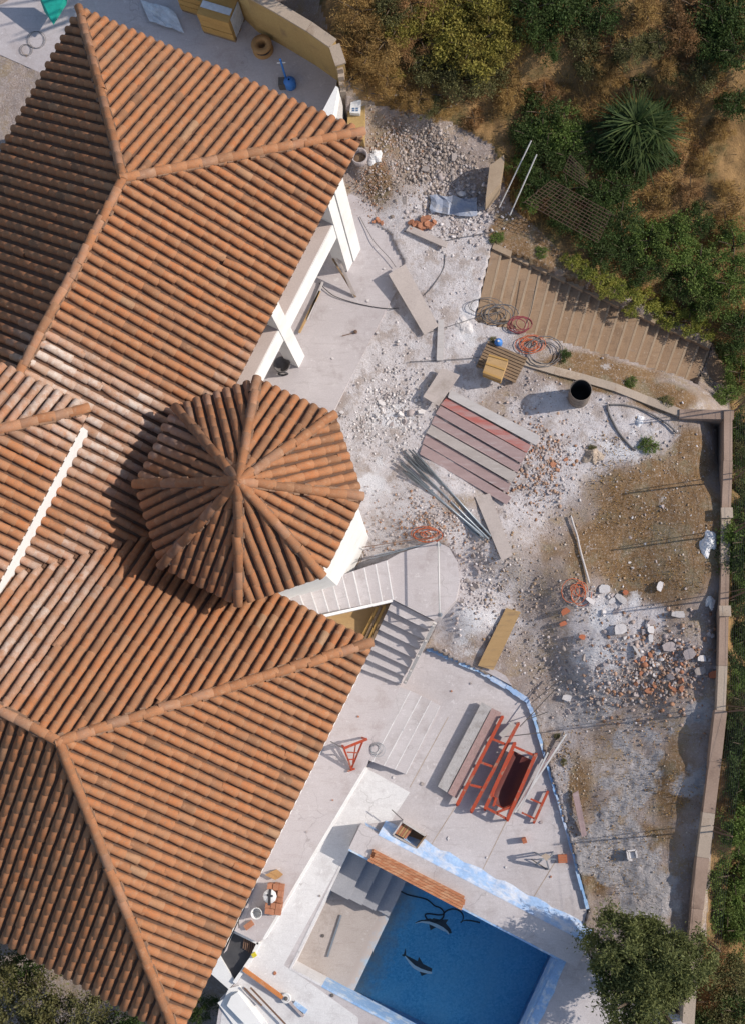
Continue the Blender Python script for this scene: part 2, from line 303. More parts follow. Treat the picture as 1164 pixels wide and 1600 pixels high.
# ---------------------------------------------------------------- mesh helpers
def link(o, parent=None):
    col.objects.link(o)
    if parent is not None: o.parent = parent
    return o
def tag(o, label=None, cat=None, group=None, kind=None):
    if label: o['label'] = label
    if cat: o['category'] = cat
    if group: o['group'] = group
    if kind: o['kind'] = kind
    elif cat: o['kind'] = 'thing'
    return o
def thing(name, loc, label, cat, group=None, rz=0):
    o = bpy.data.objects.new(name, None); o.empty_display_size = .2; o.location = loc; o.rotation_euler = (0, 0, rz); col.objects.link(o)
    return tag(o, label, cat, group)
def base(o):
    return o.location if o is not None and o.parent is None else (base(o.parent) if o is not None else Vector())
class MB:
    """collects faces of one mesh, in world space"""
    def __init__(s): s.v = []; s.f = []
    def add(s, vs_, fs):
        k = len(s.v); s.v += [tuple(v) for v in vs_]; s.f += [tuple(i + k for i in f) for f in fs]; return s
    def hexa(s, b, t):
        """8-corner block: b = 4 bottom points, t = 4 top points (same order)"""
        return s.add(list(b) + list(t), [(3, 2, 1, 0), (4, 5, 6, 7), (0, 1, 5, 4), (1, 2, 6, 5), (2, 3, 7, 6), (3, 0, 4, 7)])
    def box(s, c, x, y, z):
        c, x, y, z = Vector(c), Vector(x), Vector(y), Vector(z)
        q = [c - x - y, c + x - y, c + x + y, c - x + y]
        return s.hexa([p - z for p in q], [p + z for p in q])
    def slab(s, poly, h0, h1=0.0):
        """prism on a polygon: points lie on the top (z + h1), bottom at z - h0"""
        n = len(poly); A = Vector((0, 0, 0))
        area = sum(poly[i].x * poly[(i + 1) % n].y - poly[(i + 1) % n].x * poly[i].y for i in range(n))
        if area < 0: poly = poly[::-1]
        t = [p + Vector((0, 0, h1)) for p in poly]; b = [p - Vector((0, 0, h0)) for p in poly]
        return s.add(b + t, [tuple(range(n, 2 * n)), tuple(range(n - 1, -1, -1))] + [(i, (i + 1) % n, n + (i + 1) % n, n + i) for i in range(n)])
    def bar(s, a, b, w, h=None, up=Vector((0, 0, 1))):
        a, b = Vector(a), Vector(b); d = (b - a); h = w if h is None else h
        x = d / 2; y = up.cross(d)
        if y.length < 1e-5: y = Vector((0, 1, 0)).cross(d)
        y = y.normalized() * w / 2; zz = d.cross(y).normalized() * h / 2
        return s.box((a + b) / 2, x, y, zz)
    def tube(s, pts, r, n=6, cap=True):
        pts = [Vector(p) for p in pts]; k = len(s.v); m = len(pts); fs = []; vv = []
        rr = r if isinstance(r, (list, tuple)) else [r] * m
        for i, p in enumerate(pts):
            d = (pts[min(i + 1, m - 1)] - pts[max(i - 1, 0)]).normalized()
            a = d.cross(Vector((0, 0, 1)))
            if a.length < .05: a = d.cross(Vector((0, 1, 0)))
            a.normalize(); b = a.cross(d)
            for j in range(n):
                t = 2 * math.pi * j / n; vv.append(p + a * (rr[i] * math.cos(t)) + b * (rr[i] * math.sin(t)))
        for i in range(m - 1):
            for j in range(n): fs.append((i * n + j, i * n + (j + 1) % n, (i + 1) * n + (j + 1) % n, (i + 1) * n + j))
        if cap: fs += [tuple(range(n - 1, -1, -1)), tuple(range((m - 1) * n, m * n))]
        return s.add(vv, fs)
    def lathe(s, c, prof, n=20):
        c = Vector(c); vv = []; fs = []
        for r, z in prof:
            for j in range(n): t = 2 * math.pi * j / n; vv.append(c + Vector((r * math.cos(t), r * math.sin(t), z)))
        for i in range(len(prof) - 1):
            for j in range(n): fs.append((i * n + j, i * n + (j + 1) % n, (i + 1) * n + (j + 1) % n, (i + 1) * n + j))
        return s.add(vv, fs)
    def build(s, name, mat, parent=None, smooth=False, origin=None, **tags):
        me = bpy.data.meshes.new(name)
        o0 = Vector(origin) if origin is not None else (Vector(base(parent)) if parent is not None else Vector())
        me.from_pydata([(v[0] - o0.x, v[1] - o0.y, v[2] - o0.z) for v in s.v], [], s.f)
        me.materials.append(MATS[mat]); me.update()
        if smooth: me.polygons.foreach_set('use_smooth', [True] * len(me.polygons))
        o = bpy.data.objects.new(name, me); link(o, parent)
        if parent is None: o.location = o0
        return tag(o, **tags)
def npmesh(name, V, F, mat, smooth=False, attrs=None):
    """fast mesh from numpy; F is (n,3) or (n,4)"""
    me = bpy.data.meshes.new(name); n, k = F.shape
    me.vertices.add(len(V)); me.vertices.foreach_set('co', np.ascontiguousarray(V, dtype=np.float32).ravel())
    me.loops.add(n * k); me.loops.foreach_set('vertex_index', np.ascontiguousarray(F, dtype=np.int32).ravel())
    me.polygons.add(n); me.polygons.foreach_set('loop_start', np.arange(0, n * k, k, dtype=np.int32))
    me.polygons.foreach_set('loop_total', np.full(n, k, dtype=np.int32))
    if smooth: me.polygons.foreach_set('use_smooth', np.ones(n, dtype=bool))
    for nm, a in (attrs or {}).items():
        a = np.asarray(a, dtype=np.float32)
        if a.ndim == 1: at = me.attributes.new(nm, 'FLOAT', 'POINT'); at.data.foreach_set('value', a)
        else:
            at = me.attributes.new(nm, 'FLOAT_COLOR', 'POINT'); at.data.foreach_set('color', np.c_[a, np.ones(len(a))].astype(np.float32).ravel())
    me.materials.append(MATS[mat]); me.update(calc_edges=True); me.validate()
    return me
def inpoly(x, y, poly):
    x = np.asarray(x); y = np.asarray(y); r = np.zeros(x.shape, bool); n = len(poly)
    for i in range(n):
        x0, y0 = poly[i][:2]; x1, y1 = poly[(i + 1) % n][:2]
        if y0 == y1: continue
        c = ((y0 > y) != (y1 > y)) & (x < (x1 - x0) * (y - y0) / (y1 - y0) + x0); r ^= c
    return r

# ---------------------------------------------------------------- terrain height
CTRL = [(600, 500, 0), (560, 330, 0), (700, 300, .15), (640, 250, .2), (600, 200, .35), (720, 600, 0), (700, 450, .05), (770, 340, .1), (740, 200, .35), (860, 700, -.1), (1000, 700, -.1), (1090, 680, -.1),
        (1100, 900, -.12), (900, 900, -.35), (780, 850, -.1), (730, 960, -.35), (690, 800, 0), (745, 955, -.75), (730, 985, -1.35), (770, 1000, -1.5), (700, 1006, -1.72), (740, 1030, -1.8), (790, 1045, -1.78), (820, 1060, -1.7), (800, 1075, -1.84), (845, 1095, -1.8), (860, 1130, -1.8), (865, 1170, -1.72), (900, 1260, -1.74), (925, 1400, -1.76), (900, 1150, -1.55),
        (1060, 1100, -.5), (1100, 800, -.05), (1100, 1000, -.2), (1100, 1090, -.4), (1085, 1300, -1.05), (1095, 1200, -.8), (1070, 1400, -1.3), (980, 1250, -1.45), (1040, 1430, -1.4), (940, 1030, -.85), (960, 1120, -1.25), (1010, 1120, -1.0), (1000, 1180, -1.25), (1060, 1180, -.95), (930, 1180, -1.5), (1020, 1330, -1.4), (950, 1340, -1.6), (990, 1000, -.55), (960, 1500, -1.8), (880, 1580, -2.0),
        (700, 100, 1.4), (560, 60, 2.2), (600, 20, 2.3), (590, 110, 1.7), (640, 120, 1.2), (800, 30, 1.7), (1000, 60, 1.5), (1130, 60, 1.4), (850, 210, .3), (990, 210, .2), (1130, 250, -.2), (900, 330, .0), (820, 340, .15), (1000, 420, -.6), (1130, 440, -1.3), (920, 430, -.2), (780, 390, .08),
        (1040, 500, -1.6), (1120, 580, -2.4), (1150, 700, -2), (1158, 1000, -2.2), (1150, 1400, -2.8), (1110, 1560, -2.7), (300, 1600, -3.6), (50, 1560, -4.2), (200, 1700, -4), (830, 560, 0.02), (760, 440, .05), (950, 630, -.05), (1060, 640, -.12),
        (400, 400, 0), (300, 800, 0), (300, 1200, -1.5), (420, 70, .4), (250, 20, .4), (30, 150, .4), (-300, 400, 0), (-300, 1200, -3), (1500, 700, -3), (1500, 100, .5), (700, -300, 3), (1500, 1500, -3.5), (700, 2000, -3)]
_cw = np.array([list(P(a, b, z)) for a, b, z in CTRL])
def hz(x, y):
    x = np.asarray(x, float); y = np.asarray(y, float); sh = x.shape; x = x.ravel(); y = y.ravel(); out = np.empty(len(x))
    for i in range(0, len(x), 40000):
        d = (x[i:i + 40000, None] - _cw[:, 0]) ** 2 + (y[i:i + 40000, None] - _cw[:, 1]) ** 2
        w = 1 / (d + .5) ** 1.8; out[i:i + 40000] = (w * _cw[:, 2]).sum(1) / w.sum(1)
    return out.reshape(sh)
def G(px, py, dz=0.0):
    """photo point -> the point of the terrain there"""
    z = 0.0
    for _ in range(6):
        p = P(px, py, z); z = float(hz(np.array([p.x]), np.array([p.y]))[0])
    p = P(px, py, z); p.z += dz; return p

# footprints (world) of what stands in the ground
def polyP(pts, z): return [P(a, b, z) for a, b in pts]
PU0, PU1, PV0, PV1 = -1.55, 4.82, -8.6, -4.9              # the pool in house axes
DECK = polyP([(600, 1070), (668, 1012), (700, 1028), (752, 1052), (800, 1080), (828, 1105), (845, 1165), (868, 1240), (893, 1330), (917, 1422), (905, 1470), (960, 1560), (1075, 1590), (1050, 1680), (620, 1760), (330, 1660), (345, 1560), (372, 1532), (398, 1484), (500, 1318), (573, 1197), (580, 1190), (596, 1160)], Z_DECK)
LAND = [(604, 875.5), (625, 864), (680, 846), (701, 855), (714, 878), (718, 908), (712, 937), (687.5, 963), (677, 969), (614.5, 937)]
LANDW = polyP(LAND, 0)
STAIR2 = polyP([(614, 938), (678, 970), (626, 1070), (560, 1045)], -.6)
WALK = [W3(-6, .6, 0), W3(-2.9, .9, 0), W3(-2.0, -1.2, 0), P(571, 1199, Z_WALK), P(395, 1490, Z_WALK), W3(-5, -9.5, 0)]
TERR = [W3(-16, -.5, 0), W3(-7.3, .2, 0), W3(-7.25, 10.3, 0), W3(-8.0, 10.9, 0), W3(-16, 11.3, 0)]
RST = [(768, 388), (1108, 545), (1080, 612), (742, 500)]
RSTW = [P(768, 388, 0), P(1108, 545, -2.2), P(1080, 612, -2.2), P(742, 500, 0)]
COURT = [W3(-22, 11.3, 0), W3(-9.0, 11.3, 0), P(528, 98, .4), P(380, -14, .4), P(180, -120, .4)]
def make_ground():
    def axis(lo, hi, st):
        a = list(np.arange(lo, hi, st)); s = st
        while a[-1] < 220: s *= 1.35; a.append(a[-1] + s)
        s = st
        while a[0] > -220: s *= 1.35; a.insert(0, a[0] - s)
        return np.array(a)
    xs = axis(-13.5, 9.5, .068); ys = axis(-10.5, 21.5, .068)
    X, Y = np.meshgrid(xs, ys); Z = hz(X, Y)
    px, py = Qn(X, Y, Z)
    n1 = fbm(X, Y, .9, 5, 3) - .5; n2 = fbm(X, Y, 4.5, 4, 9) - .5
    # churned wheel ruts in the grey mud, lower right
    mud = np.clip(1.25 - np.hypot((px - 985) / 115, (py - 1270) / 200), 0, 1)
    mud = np.clip(mud * 1.2 + (fbm(X, Y, 1.0, 5, 31) - .56) * 6.5, 0, 1) * (np.clip(1.3 - np.hypot((px - 990) / 150, (py - 1270) / 220), 0, .4) / .4)
    rut = np.sin((X * .9 + Y * .45) * 9 + 7 * fbm(X, Y, .7, 3, 21)) * fbm(X, Y, .9, 3, 5)
    hill = np.clip((px - 560) / 60, 0, 1) * np.clip((340 - (px - 760) * -.0 - py) / 40, 0, 1)
    hillm = inpoly(px, py, [(380, -400), (530, 105), (560, 155), (700, 190), (770, 230), (800, 320), (900, 420), (1110, 530), (1150, 640), (1600, 640), (1600, -400)]) | inpoly(px, py, [(1140, 600), (1138, 800), (1130, 1100), (1100, 1480), (1060, 1640), (1700, 1700), (1700, 600)]) | (py > 1640) | (px < -20)
    hillf = hillm * 1.0
    Z = Z + n1 * np.where(hillm, .45, .10) + n2 * np.where(hillm, .14, .05) + mud * (rut * .012 + n2 * .05 + ((1 - np.abs(2 * fbm(X * 1.7 + Y * .6, Y * .8 - X * .5, 3.6, 3, 61) - 1)) - .72) * .10)
    # dust
    dust = np.zeros_like(Z)
    for cx, cy, rx, ry, s in [(650, 480, 120, 260, 1.3), (610, 650, 90, 130, 1.3), (735, 350, 50, 80, .8), (620, 800, 80, 90, 1.2), (700, 560, 90, 90, 1.1), (870, 720, 110, 80, 1.1), (950, 680, 100, 70, 1.0), (890, 760, 70, 50, .9), (955, 975, 60, 65, 1.6), (1000, 960, 70, 40, .7), (740, 930, 60, 90, 1.0), (760, 480, 50, 100, 1.0), (860, 640, 120, 30, .8), (880, 1225, 25, 60, .6), (830, 1120, 60, 40, .5), (700, 840, 120, 60, .7), (1060, 1000, 40, 40, .5), (780, 980, 50, 60, .6), (1010, 1420, 60, 40, .5), (720, 720, 160, 60, .8)]:
        dust = np.maximum(dust, s * np.exp(-(((px - cx) / rx) ** 2 + ((py - cy) / ry) ** 2)))
    dust = np.clip(dust * 1.15 + (fbm(X, Y, 1.3, 6, 41) - .44) * 1.4, 0, 1) * (1 - hillf)
    dust = dust * np.clip((py - 215) / 130, .25, 1)
    brown = np.exp(-(((px - 1010) / 110) ** 2 + ((py - 830) / 95) ** 2)); dust = dust * (1 - .95 * np.clip(brown * 1.7, 0, 1))
    grey = np.clip(mud * .95 + .55 * np.exp(-(((px - 930) / 130) ** 2 + ((py - 1040) / 90) ** 2)) + .5 * np.exp(-(((px - 800) / 60) ** 2 + ((py - 900) / 80) ** 2)) + .35 * np.exp(-(((px - 690) / 60) ** 2 + ((py - 250) / 60) ** 2)), 0, 1) * (1 - hillf)
    brn = np.zeros_like(Z)
    for cx, cy, rx, ry, w_ in [(1025, 830, 100, 105, 1.9), (950, 850, 70, 70, 1.0), (1080, 720, 35, 50, 1.2), (1050, 1225, 45, 70, 1.1), (1000, 1310, 80, 30, .8), (905, 1240, 28, 70, .9), (930, 1370, 40, 35, .8), (1010, 1390, 60, 40, .5), (960, 1150, 50, 30, .5), (590, 280, 25, 50, 1.0), (615, 225, 45, 35, .8), (780, 370, 25, 25, 1.0), (860, 860, 40, 40, .6), (790, 350, 30, 30, .9), (900, 575, 60, 22, 1.5), (960, 592, 60, 22, 1.7), (1040, 622, 50, 22, 1.7), (850, 395, 60, 28, 1.7), (800, 365, 40, 25, 1.6), (930, 440, 60, 25, 1.5)]:
        brn = np.maximum(brn, w_ * np.exp(-(((px - cx) / rx) ** 2 + ((py - cy) / ry) ** 2)))
    dust = dust * (1 - .95 * np.clip((brn - .45) * 2.2, 0, 1))
    ash = np.zeros_like(Z)
    for cx, cy, rx, ry, w_ in [(955, 965, 38, 45, 1.0), (935, 1015, 40, 35, .9), (985, 945, 35, 25, .6), (725, 505, 35, 40, .8), (615, 660, 40, 45, .6), (590, 760, 30, 60, .6), (745, 960, 35, 50, .5), (900, 700, 60, 30, .5), (960, 690, 60, 30, .5)]:
        ash = np.maximum(ash, w_ * np.exp(-(((px - cx) / rx) ** 2 + ((py - cy) / ry) ** 2)))
    ash = np.clip(ash * 1.5 + (fbm(X, Y, 1.6, 6, 57) - .62) * 2.2, 0, 1) * (1 - hillf)
    brn = np.clip(brn + (fbm(X, Y, 1.5, 5, 91) - .5) * .8, 0, 1) * (1 - hillf)
    for poly, zt, sh in ((DECK, -2.15, 0), (WALK, -2.15, 0), (TERR, -.25, 0), (LANDW, -.6, 0), (STAIR2, -2.15, 0), (RSTW, None, 0), (COURT, .1, 0)):
        msk = inpoly(X, Y, poly)
        if zt is None:
            t = np.clip((px - 755) / 340, 0, 1); Z = np.where(msk, np.minimum(Z, -2.2 * t - .25), Z)
        else: Z = np.where(msk, np.minimum(Z, zt), Z)
    Uc = X * UX.x + Y * UX.y; Vc = X * VX.x + Y * VX.y
    Z = np.where((Uc > PU0 - .1) & (Uc < PU1 + .1) & (Vc > PV0 - .1) & (Vc < PV1 + .1), -5.0, Z)
    Z = np.where((Uc < -3.4) & (Uc > -16) & (Vc < -.3) & (Vc > -8.8), -4.2, Z)
    h, w = Z.shape; idx = np.arange(h * w).reshape(h, w)
    F = np.stack([idx[:-1, :-1], idx[:-1, 1:], idx[1:, 1:], idx[1:, :-1]], -1).reshape(-1, 4)
    zone = np.stack([dust, grey, hillf], -1).reshape(-1, 3)
    me = npmesh('ground', np.stack([X, Y, Z], -1).reshape(-1, 3), F, 'ground', True, {'zone': zone, 'brown': brn.ravel(), 'ash': ash.ravel()})
    o = bpy.data.objects.new('ground', me); link(o); tag(o, 'earth of the building plot and the hillside around it', kind='structure')
make_ground()

# ================================================================ the villa
PITCH = .456
villa = thing('villa', W3(-9, 1, 0), 'white rendered villa with hipped terracotta tile roofs and an octagonal tower', 'villa')
ALL_TILES = []        # (matrix columns, length, px-size, lime, roof)
CHAN = []
def lime_at(p):
    x, y = Q(p); b = 0
    for ax, ay, bx, by, w, s in [(60, 555, 240, 660, 40, 1.25), (80, 620, 170, 700, 70, .9), (30, 885, 150, 850, 24, .7), (5, 1010, 130, 900, 45, .75), (5, 1080, 60, 1030, 30, .5), (330, 610, 400, 560, 22, .35)]:
        dx, dy = bx - ax, by - ay; t = max(0, min(1, ((x - ax) * dx + (y - ay) * dy) / (dx * dx + dy * dy)))
        d = math.hypot(x - ax - t * dx, y - ay - t * dy); b = max(b, s * math.exp(-(d / w) ** 2))
    return b * random.uniform(.35, 1.15)
TPITCH, EXPO = .236, .335
def roof_face(roof, pts, TPITCH=.238):
    """pts: world polygon, first two = the eave; lays rows of cover and channel tiles on it"""
    v0 = pts[0]; e = (pts[1] - v0).normalized()
    n = Vector((0, 0, 0))
    for i in range(1, len(pts) - 1): n += (pts[i] - v0).cross(pts[i + 1] - v0)
    if n.z < 0: n = -n
    n.normalize(); s = n.cross(e)
    if s.z < 0: e = -e; s = n.cross(e)
    ab = [((p - v0).dot(e), (p - v0).dot(s)) for p in pts]
    amin = min(a for a, _ in ab); amax = max(a for a, _ in ab)
    k = math.ceil((amin + .05) / TPITCH)
    def span(a):
        bs = []
        for i in range(len(ab)):
            (a0, b0), (a1, b1) = ab[i], ab[(i + 1) % len(ab)]
            if (a0 > a) != (a1 > a): bs.append(b0 + (b1 - b0) * (a - a0) / (a1 - a0))
        bs.sort(); return [(bs[i], bs[i + 1]) for i in range(0, len(bs) - 1, 2)]
    while k * TPITCH < amax - .04:
        rowj = random.gauss(0, .006)
        for half in (0, .5):
            a = (k + half) * TPITCH
            for b0, b1 in span(a):
                j = 0; off = (-.10 if half == 0 else -.125) if b0 < .05 else 0
                b = b0 + off
                if b0 > .05: b = b0 + random.uniform(-.02, .02)
                adv = EXPO * random.uniform(.55, 1.0)
                while b < b1 - .06:
                    L = min(adv + .07, b1 - b + .03)
                    aj = a + rowj + random.gauss(0, .0035); c = v0 + e * aj + s * b
                    if half == 0: ALL_TILES.append((c, e, s, n, L, roof, adv == EXPO and b1 - b > EXPO + .04))
                    else: CHAN.append((c, e, s, n, L))
                    b += adv; adv = EXPO
        k += 1
def tile_arrays(L, r0=.094, r1=.085, seg=8, th=.012, lift=.018):
    """cover tile in its own axes: x across, y up the slope, z out of the roof"""
    V = []; al = []
    for y, r, up in ((0, r0, lift), (L, r1, lift)):
        for j in range(seg + 1):
            t = math.pi * j / seg; V.append((-r * math.cos(t), y, up + r * 1.0 * math.sin(t))); al.append(1 if y == 0 else 0)
    for j in range(seg + 1):
        t = math.pi * j / seg; V.append((-(r0 - th) * math.cos(t), 0, lift - .002 + (r0 - th) * 1.0 * math.sin(t))); al.append(1)
    F = []
    m = seg + 1
    for j in range(seg):
        F.append((j, j + 1, m + j + 1, m + j)); F.append((2 * m + j, 2 * m + j + 1, j + 1, j))
    return np.array(V), np.array(F), np.array(al, float)
def make_roof(name, label, faces, under=.16):
    """the boarded slab of one roof; its faces are tiled"""
    mb = MB()
    for pts in faces:
        n = Vector((0, 0, 0))
        for i in range(1, len(pts) - 1): n += (pts[i] - pts[0]).cross(pts[i + 1] - pts[0])
        if n.z < 0: n = -n; pts = pts[::-1]
        n.normalize(); q = [p - n * .012 for p in pts]; k = len(q)
        mb.add(q + [p - Vector((0, 0, under)) for p in q], [tuple(range(k))] + [(i, k + i, k + (i + 1) % k, (i + 1) % k) for i in range(k)] + [tuple(range(2 * k - 1, k - 1, -1))])
    r = mb.build('roof', 'under_roof', villa); r['label'] = label
    return r
RIDGES = []
# --- upper hipped roof
ZE = 5.5
def zs(d): return ZE + PITCH * d
A = dict(E=-8.48, W=-16.3, N=11.15); hw = (A['E'] - A['W']) / 2; ur = A['E'] - hw; va = A['N'] - hw; zr = zs(hw)
LW = dict(E=-2.85, N=.25, S=-9.2); lh = (LW['N'] - LW['S']) / 2; vr = LW['N'] - lh; ua = LW['E'] - lh; zl = zs(lh)
third_u, third_v, third_z = -10.37, 2.05, 8.0
ne, nw, ap = W3(A['E'], A['N'], ZE), W3(A['W'], A['N'], ZE), W3(ur, va, zr)
rend = W3(ur, -3.3, zr)
val0 = W3(A['E'], LW['N'], ZE); val1 = W3(ur, LW['N'] - hw, zr)
fE = [val0, ne, ap, rend, val1]; fN = [ne, nw, ap]; fW = [nw, W3(A['W'], -3.3, ZE), rend, ap]
roof1 = make_roof('roof', 'upper hipped roof with its ridge running away from the pool', [fE, fN, fW])
for f, w in ((fE, .252), (fN, .265), (fW, .262)): roof_face(roof1, f, w)
RIDGES += [(roof1, ne, ap), (roof1, nw, ap), (roof1, ap, W3(ur, third_v - .3, zr))]
# --- lower hipped roof
se, sne, la = W3(LW['E'], LW['S'], ZE), W3(LW['E'], LW['N'], ZE), W3(ua, vr, zl)
far = -17.0
lr = W3(far, vr, zl)
v1 = val0; vend = W3(A['E'] - lh, LW['N'] - lh, zl)
gE = [se, sne, la]; gN = [sne, v1, vend, la]; gS = [W3(far, LW['S'], ZE), se, la, lr]
roof2 = make_roof('roof', 'lower hipped roof beside the pool deck', [gE, gN, gS])
for f in (gE, gN, gS): roof_face(roof2, f)
RIDGES += [(roof2, se, la), (roof2, sne, la), (roof2, la, lr)]
# --- raised left roof
t0 = W3(third_u, third_v, third_z); th_ = 3.2
t1 = W3(third_u, -6.0, third_z); t2 = W3(third_u - 2 * th_, third_v, third_z); tap = W3(third_u - th_, third_v - th_, third_z + PITCH * th_); tend = W3(third_u - th_, -6.0, third_z + PITCH * th_)
roof3 = make_roof('roof', 'small raised roof above a white wall at the left edge', [[t1, t0, tap, tend], [t0, t2, tap], [t2, W3(third_u - 2 * th_, -6, third_z), tend, tap]])
roof_face(roof3, [t1, t0, tap, tend]); roof_face(roof3, [t0, t2, tap])
RIDGES += [(roof3, t0, tap), (roof3, tap, tend)]
# --- octagonal tower roof
TC = (-6.68, 2.12); TR_ = 2.47; TZ = 6.55; TAP = W3(TC[0], TC[1], TZ + 1.10)
octv = [W3(TC[0] + TR_ * math.cos(R_(22.5 + 45 * i)), TC[1] + TR_ * math.sin(R_(22.5 + 45 * i)), TZ) for i in range(8)]
ofaces = [[octv[i], octv[(i + 1) % 8], TAP] for i in range(8)]
roof4 = make_roof('roof', 'octagonal tower roof with eight ribs meeting at the top', ofaces, .2)
for f in ofaces: roof_face(roof4, f)
for i in range(8): RIDGES.append((roof4, octv[i], TAP))

def emit_tiles():
    campos = Vector((0, 0, CAMH))
    # the 300 full tiles that show largest become parts of their own
    order = []
    for i, (c, e, s, n, L, roof, full) in enumerate(ALL_TILES):
        x, y = Q(c)
        if full and 20 < x < 1140 and 20 < y < 1580 and lime_at(c) < .12:
            order.append(((campos - c).length - (2.5 if roof is roof4 else 0), i))
    order.sort(); chosen = set(i for _, i in order[:300])
    variants = []
    for k in range(14):
        V, F, al = tile_arrays(EXPO + .07, .094 + random.uniform(-.004, .004), .084 + random.uniform(-.003, .003))
        me = npmesh('tile', V, F, 'roof_tile', True, {'rnd': np.full(len(V), random.betavariate(2.6, 2.2)), 'lime': np.zeros(len(V)), 'along': al}); variants.append(me)
    b = villa.location
    Vs, Fs, rn, lm, als = {}, {}, {}, {}, {}
    cnt = {}
    for i, (c, e, s, n, L, roof, full) in enumerate(ALL_TILES):
        a = random.gauss(0, .011); e2 = e * math.cos(a) + s * math.sin(a); s2 = s * math.cos(a) - e * math.sin(a)
        c2 = c + n * random.uniform(-.004, .008)
        if random.random() < .012: a = random.gauss(0, .08); e2 = e * math.cos(a) + s * math.sin(a); s2 = s * math.cos(a) - e * math.sin(a); c2 = c2 - s * random.uniform(-.02, .07) + n * .006
        if i in chosen:
            o = bpy.data.objects.new('tile', random.choice(variants)); link(o, roof)
            o.matrix_local = Matrix.Translation(c2 - b) @ Matrix((e2, s2, n)).transposed().to_4x4()
            continue
        V, F, al = tile_arrays(L, .094 + random.uniform(-.005, .005), .084 + random.uniform(-.004, .004), 7)
        Wv = V @ np.array([e2, s2, n]) + np.array(c2 - b)
        k = cnt.get(roof, 0); Vs.setdefault(roof, []).append(Wv); Fs.setdefault(roof, []).append(F + k); cnt[roof] = k + len(V)
        rn.setdefault(roof, []).append(np.full(len(V), random.betavariate(2.6, 2.2))); lm.setdefault(roof, []).append(np.full(len(V), min(1, lime_at(c)))); als.setdefault(roof, []).append(al)
    # channel tiles
    CV, CF, cr_, k = [], [], [], 0; seg = 4
    for c, e, s, n, L in CHAN:
        V = []
        for y, r, up in ((0, .075, -.02), (L, .085, -.03)):
            for j in range(seg + 1):
                t = math.pi * j / seg; V.append((-r * math.cos(t), y, up + .075 - r * .8 * math.sin(t)))
        F = [(j, j + 1, seg + 2 + j, seg + 1 + j) for j in range(seg)]
        V = np.array(V); CV.append(V @ np.array([e, s, n]) + np.array(c - b)); CF.append(np.array(F) + k); k += len(V); cr_.append(np.full(len(V), random.uniform(0, .6)))
    allV, allF, allr, alll, alla, k = [], [], [], [], [], 0
    for r in Vs:
        V = np.concatenate(Vs[r]); allV.append(V); allF.append(np.concatenate(Fs[r]) + k); k += len(V)
        allr.append(np.concatenate(rn[r])); alll.append(np.concatenate(lm[r])); alla.append(np.concatenate(als[r]))
    me = npmesh('tiles', np.concatenate(allV), np.concatenate(allF), 'roof_tile', True, {'rnd': np.concatenate(allr), 'lime': np.concatenate(alll), 'along': np.concatenate(alla)})
    o = bpy.data.objects.new('tile_field', me); link(o, villa); o['kind'] = 'stuff'
    V = np.concatenate(CV)
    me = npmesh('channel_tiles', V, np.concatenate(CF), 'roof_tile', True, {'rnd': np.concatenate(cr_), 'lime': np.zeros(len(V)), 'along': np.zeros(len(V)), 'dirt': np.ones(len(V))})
    o = bpy.data.objects.new('channel_tiles', me); link(o, villa); o['kind'] = 'stuff'
    # ridge and hip tiles
    rv = []
    for q in range(10):
        V, F, al = tile_arrays(.46, .108, .099, 8, .016, .02)
        rv.append(npmesh('ridge_tile', V, F, 'roof_tile', True, {'rnd': np.full(len(V), random.uniform(.12, .5)), 'lime': np.full(len(V), random.choice([0, 0, 0, .12])), 'along': al}))
    for roof, a, c in RIDGES:
        d = (c - a); L = d.length; d.normalize(); side = d.cross(Vector((0, 0, 1))).normalized(); up = side.cross(d).normalized()
        tl = L + .12; m = max(1, round(tl / .38)); st = tl / m
        mb = MB(); nn_ = max(3, int(L / .11))
        for q in range(nn_):
            f0, f1 = q / nn_, (q + 1.15) / nn_; j = side * random.gauss(0, .014); mb.bar(a.lerp(c, f0) + up * .045 + j, a.lerp(c, min(1, f1)) + up * .045 + j, random.uniform(.19, .27), random.uniform(.06, .10), up)
        mo = mb.build('mortar', 'mortar', roof)
        for q in range(m):
            p = a - d * .10 + d * (q * st) + up * .065
            x, y = Q(p)
            if not (-90 < x < 1250 and -120 < y < 1720): continue
            t = random.gauss(0, .035); d2 = (d + side * t + up * random.gauss(0, .02)).normalized(); s2 = d2.cross(up).normalized()
            o = bpy.data.objects.new('ridge_tile', random.choice(rv)); link(o, roof)
            o.matrix_local = Matrix.Translation(p - b) @ Matrix((s2, d2, up)).transposed().to_4x4()
emit_tiles()
# apex cap of the tower
mb = MB(); mb.lathe(TAP + Vector((0, 0, -.02)), [(.17, 0), (.16, .10), (.11, .17), (.04, .20), (.001, .205)], 12); mb.build('finial', 'mortar', roof4, True)

# --- walls
def wallbox(u0, u1, v0, v1, z0, z1, name='wall', mat='render_white', parent=villa, label=None):
    mb = MB(); q = [(u0, v0), (u1, v0), (u1, v1), (u0, v1)]
    mb.hexa([W3(a, b, z0) for a, b in q], [W3(a, b, z1) for a, b in q]); o = mb.build(name, mat, parent)
    if label: o['label'] = label
    return o
wallbox(-16.0, -10.0, -3.2, 10.9, -.5, 5.36)
wallbox(-18.0, -3.35, -8.75, -.25, -4.5, 5.34)
wallbox(-17.0, -10.62, -6, 1.75, 5.2, 7.95, label='white wall standing out of the roof at the left edge')
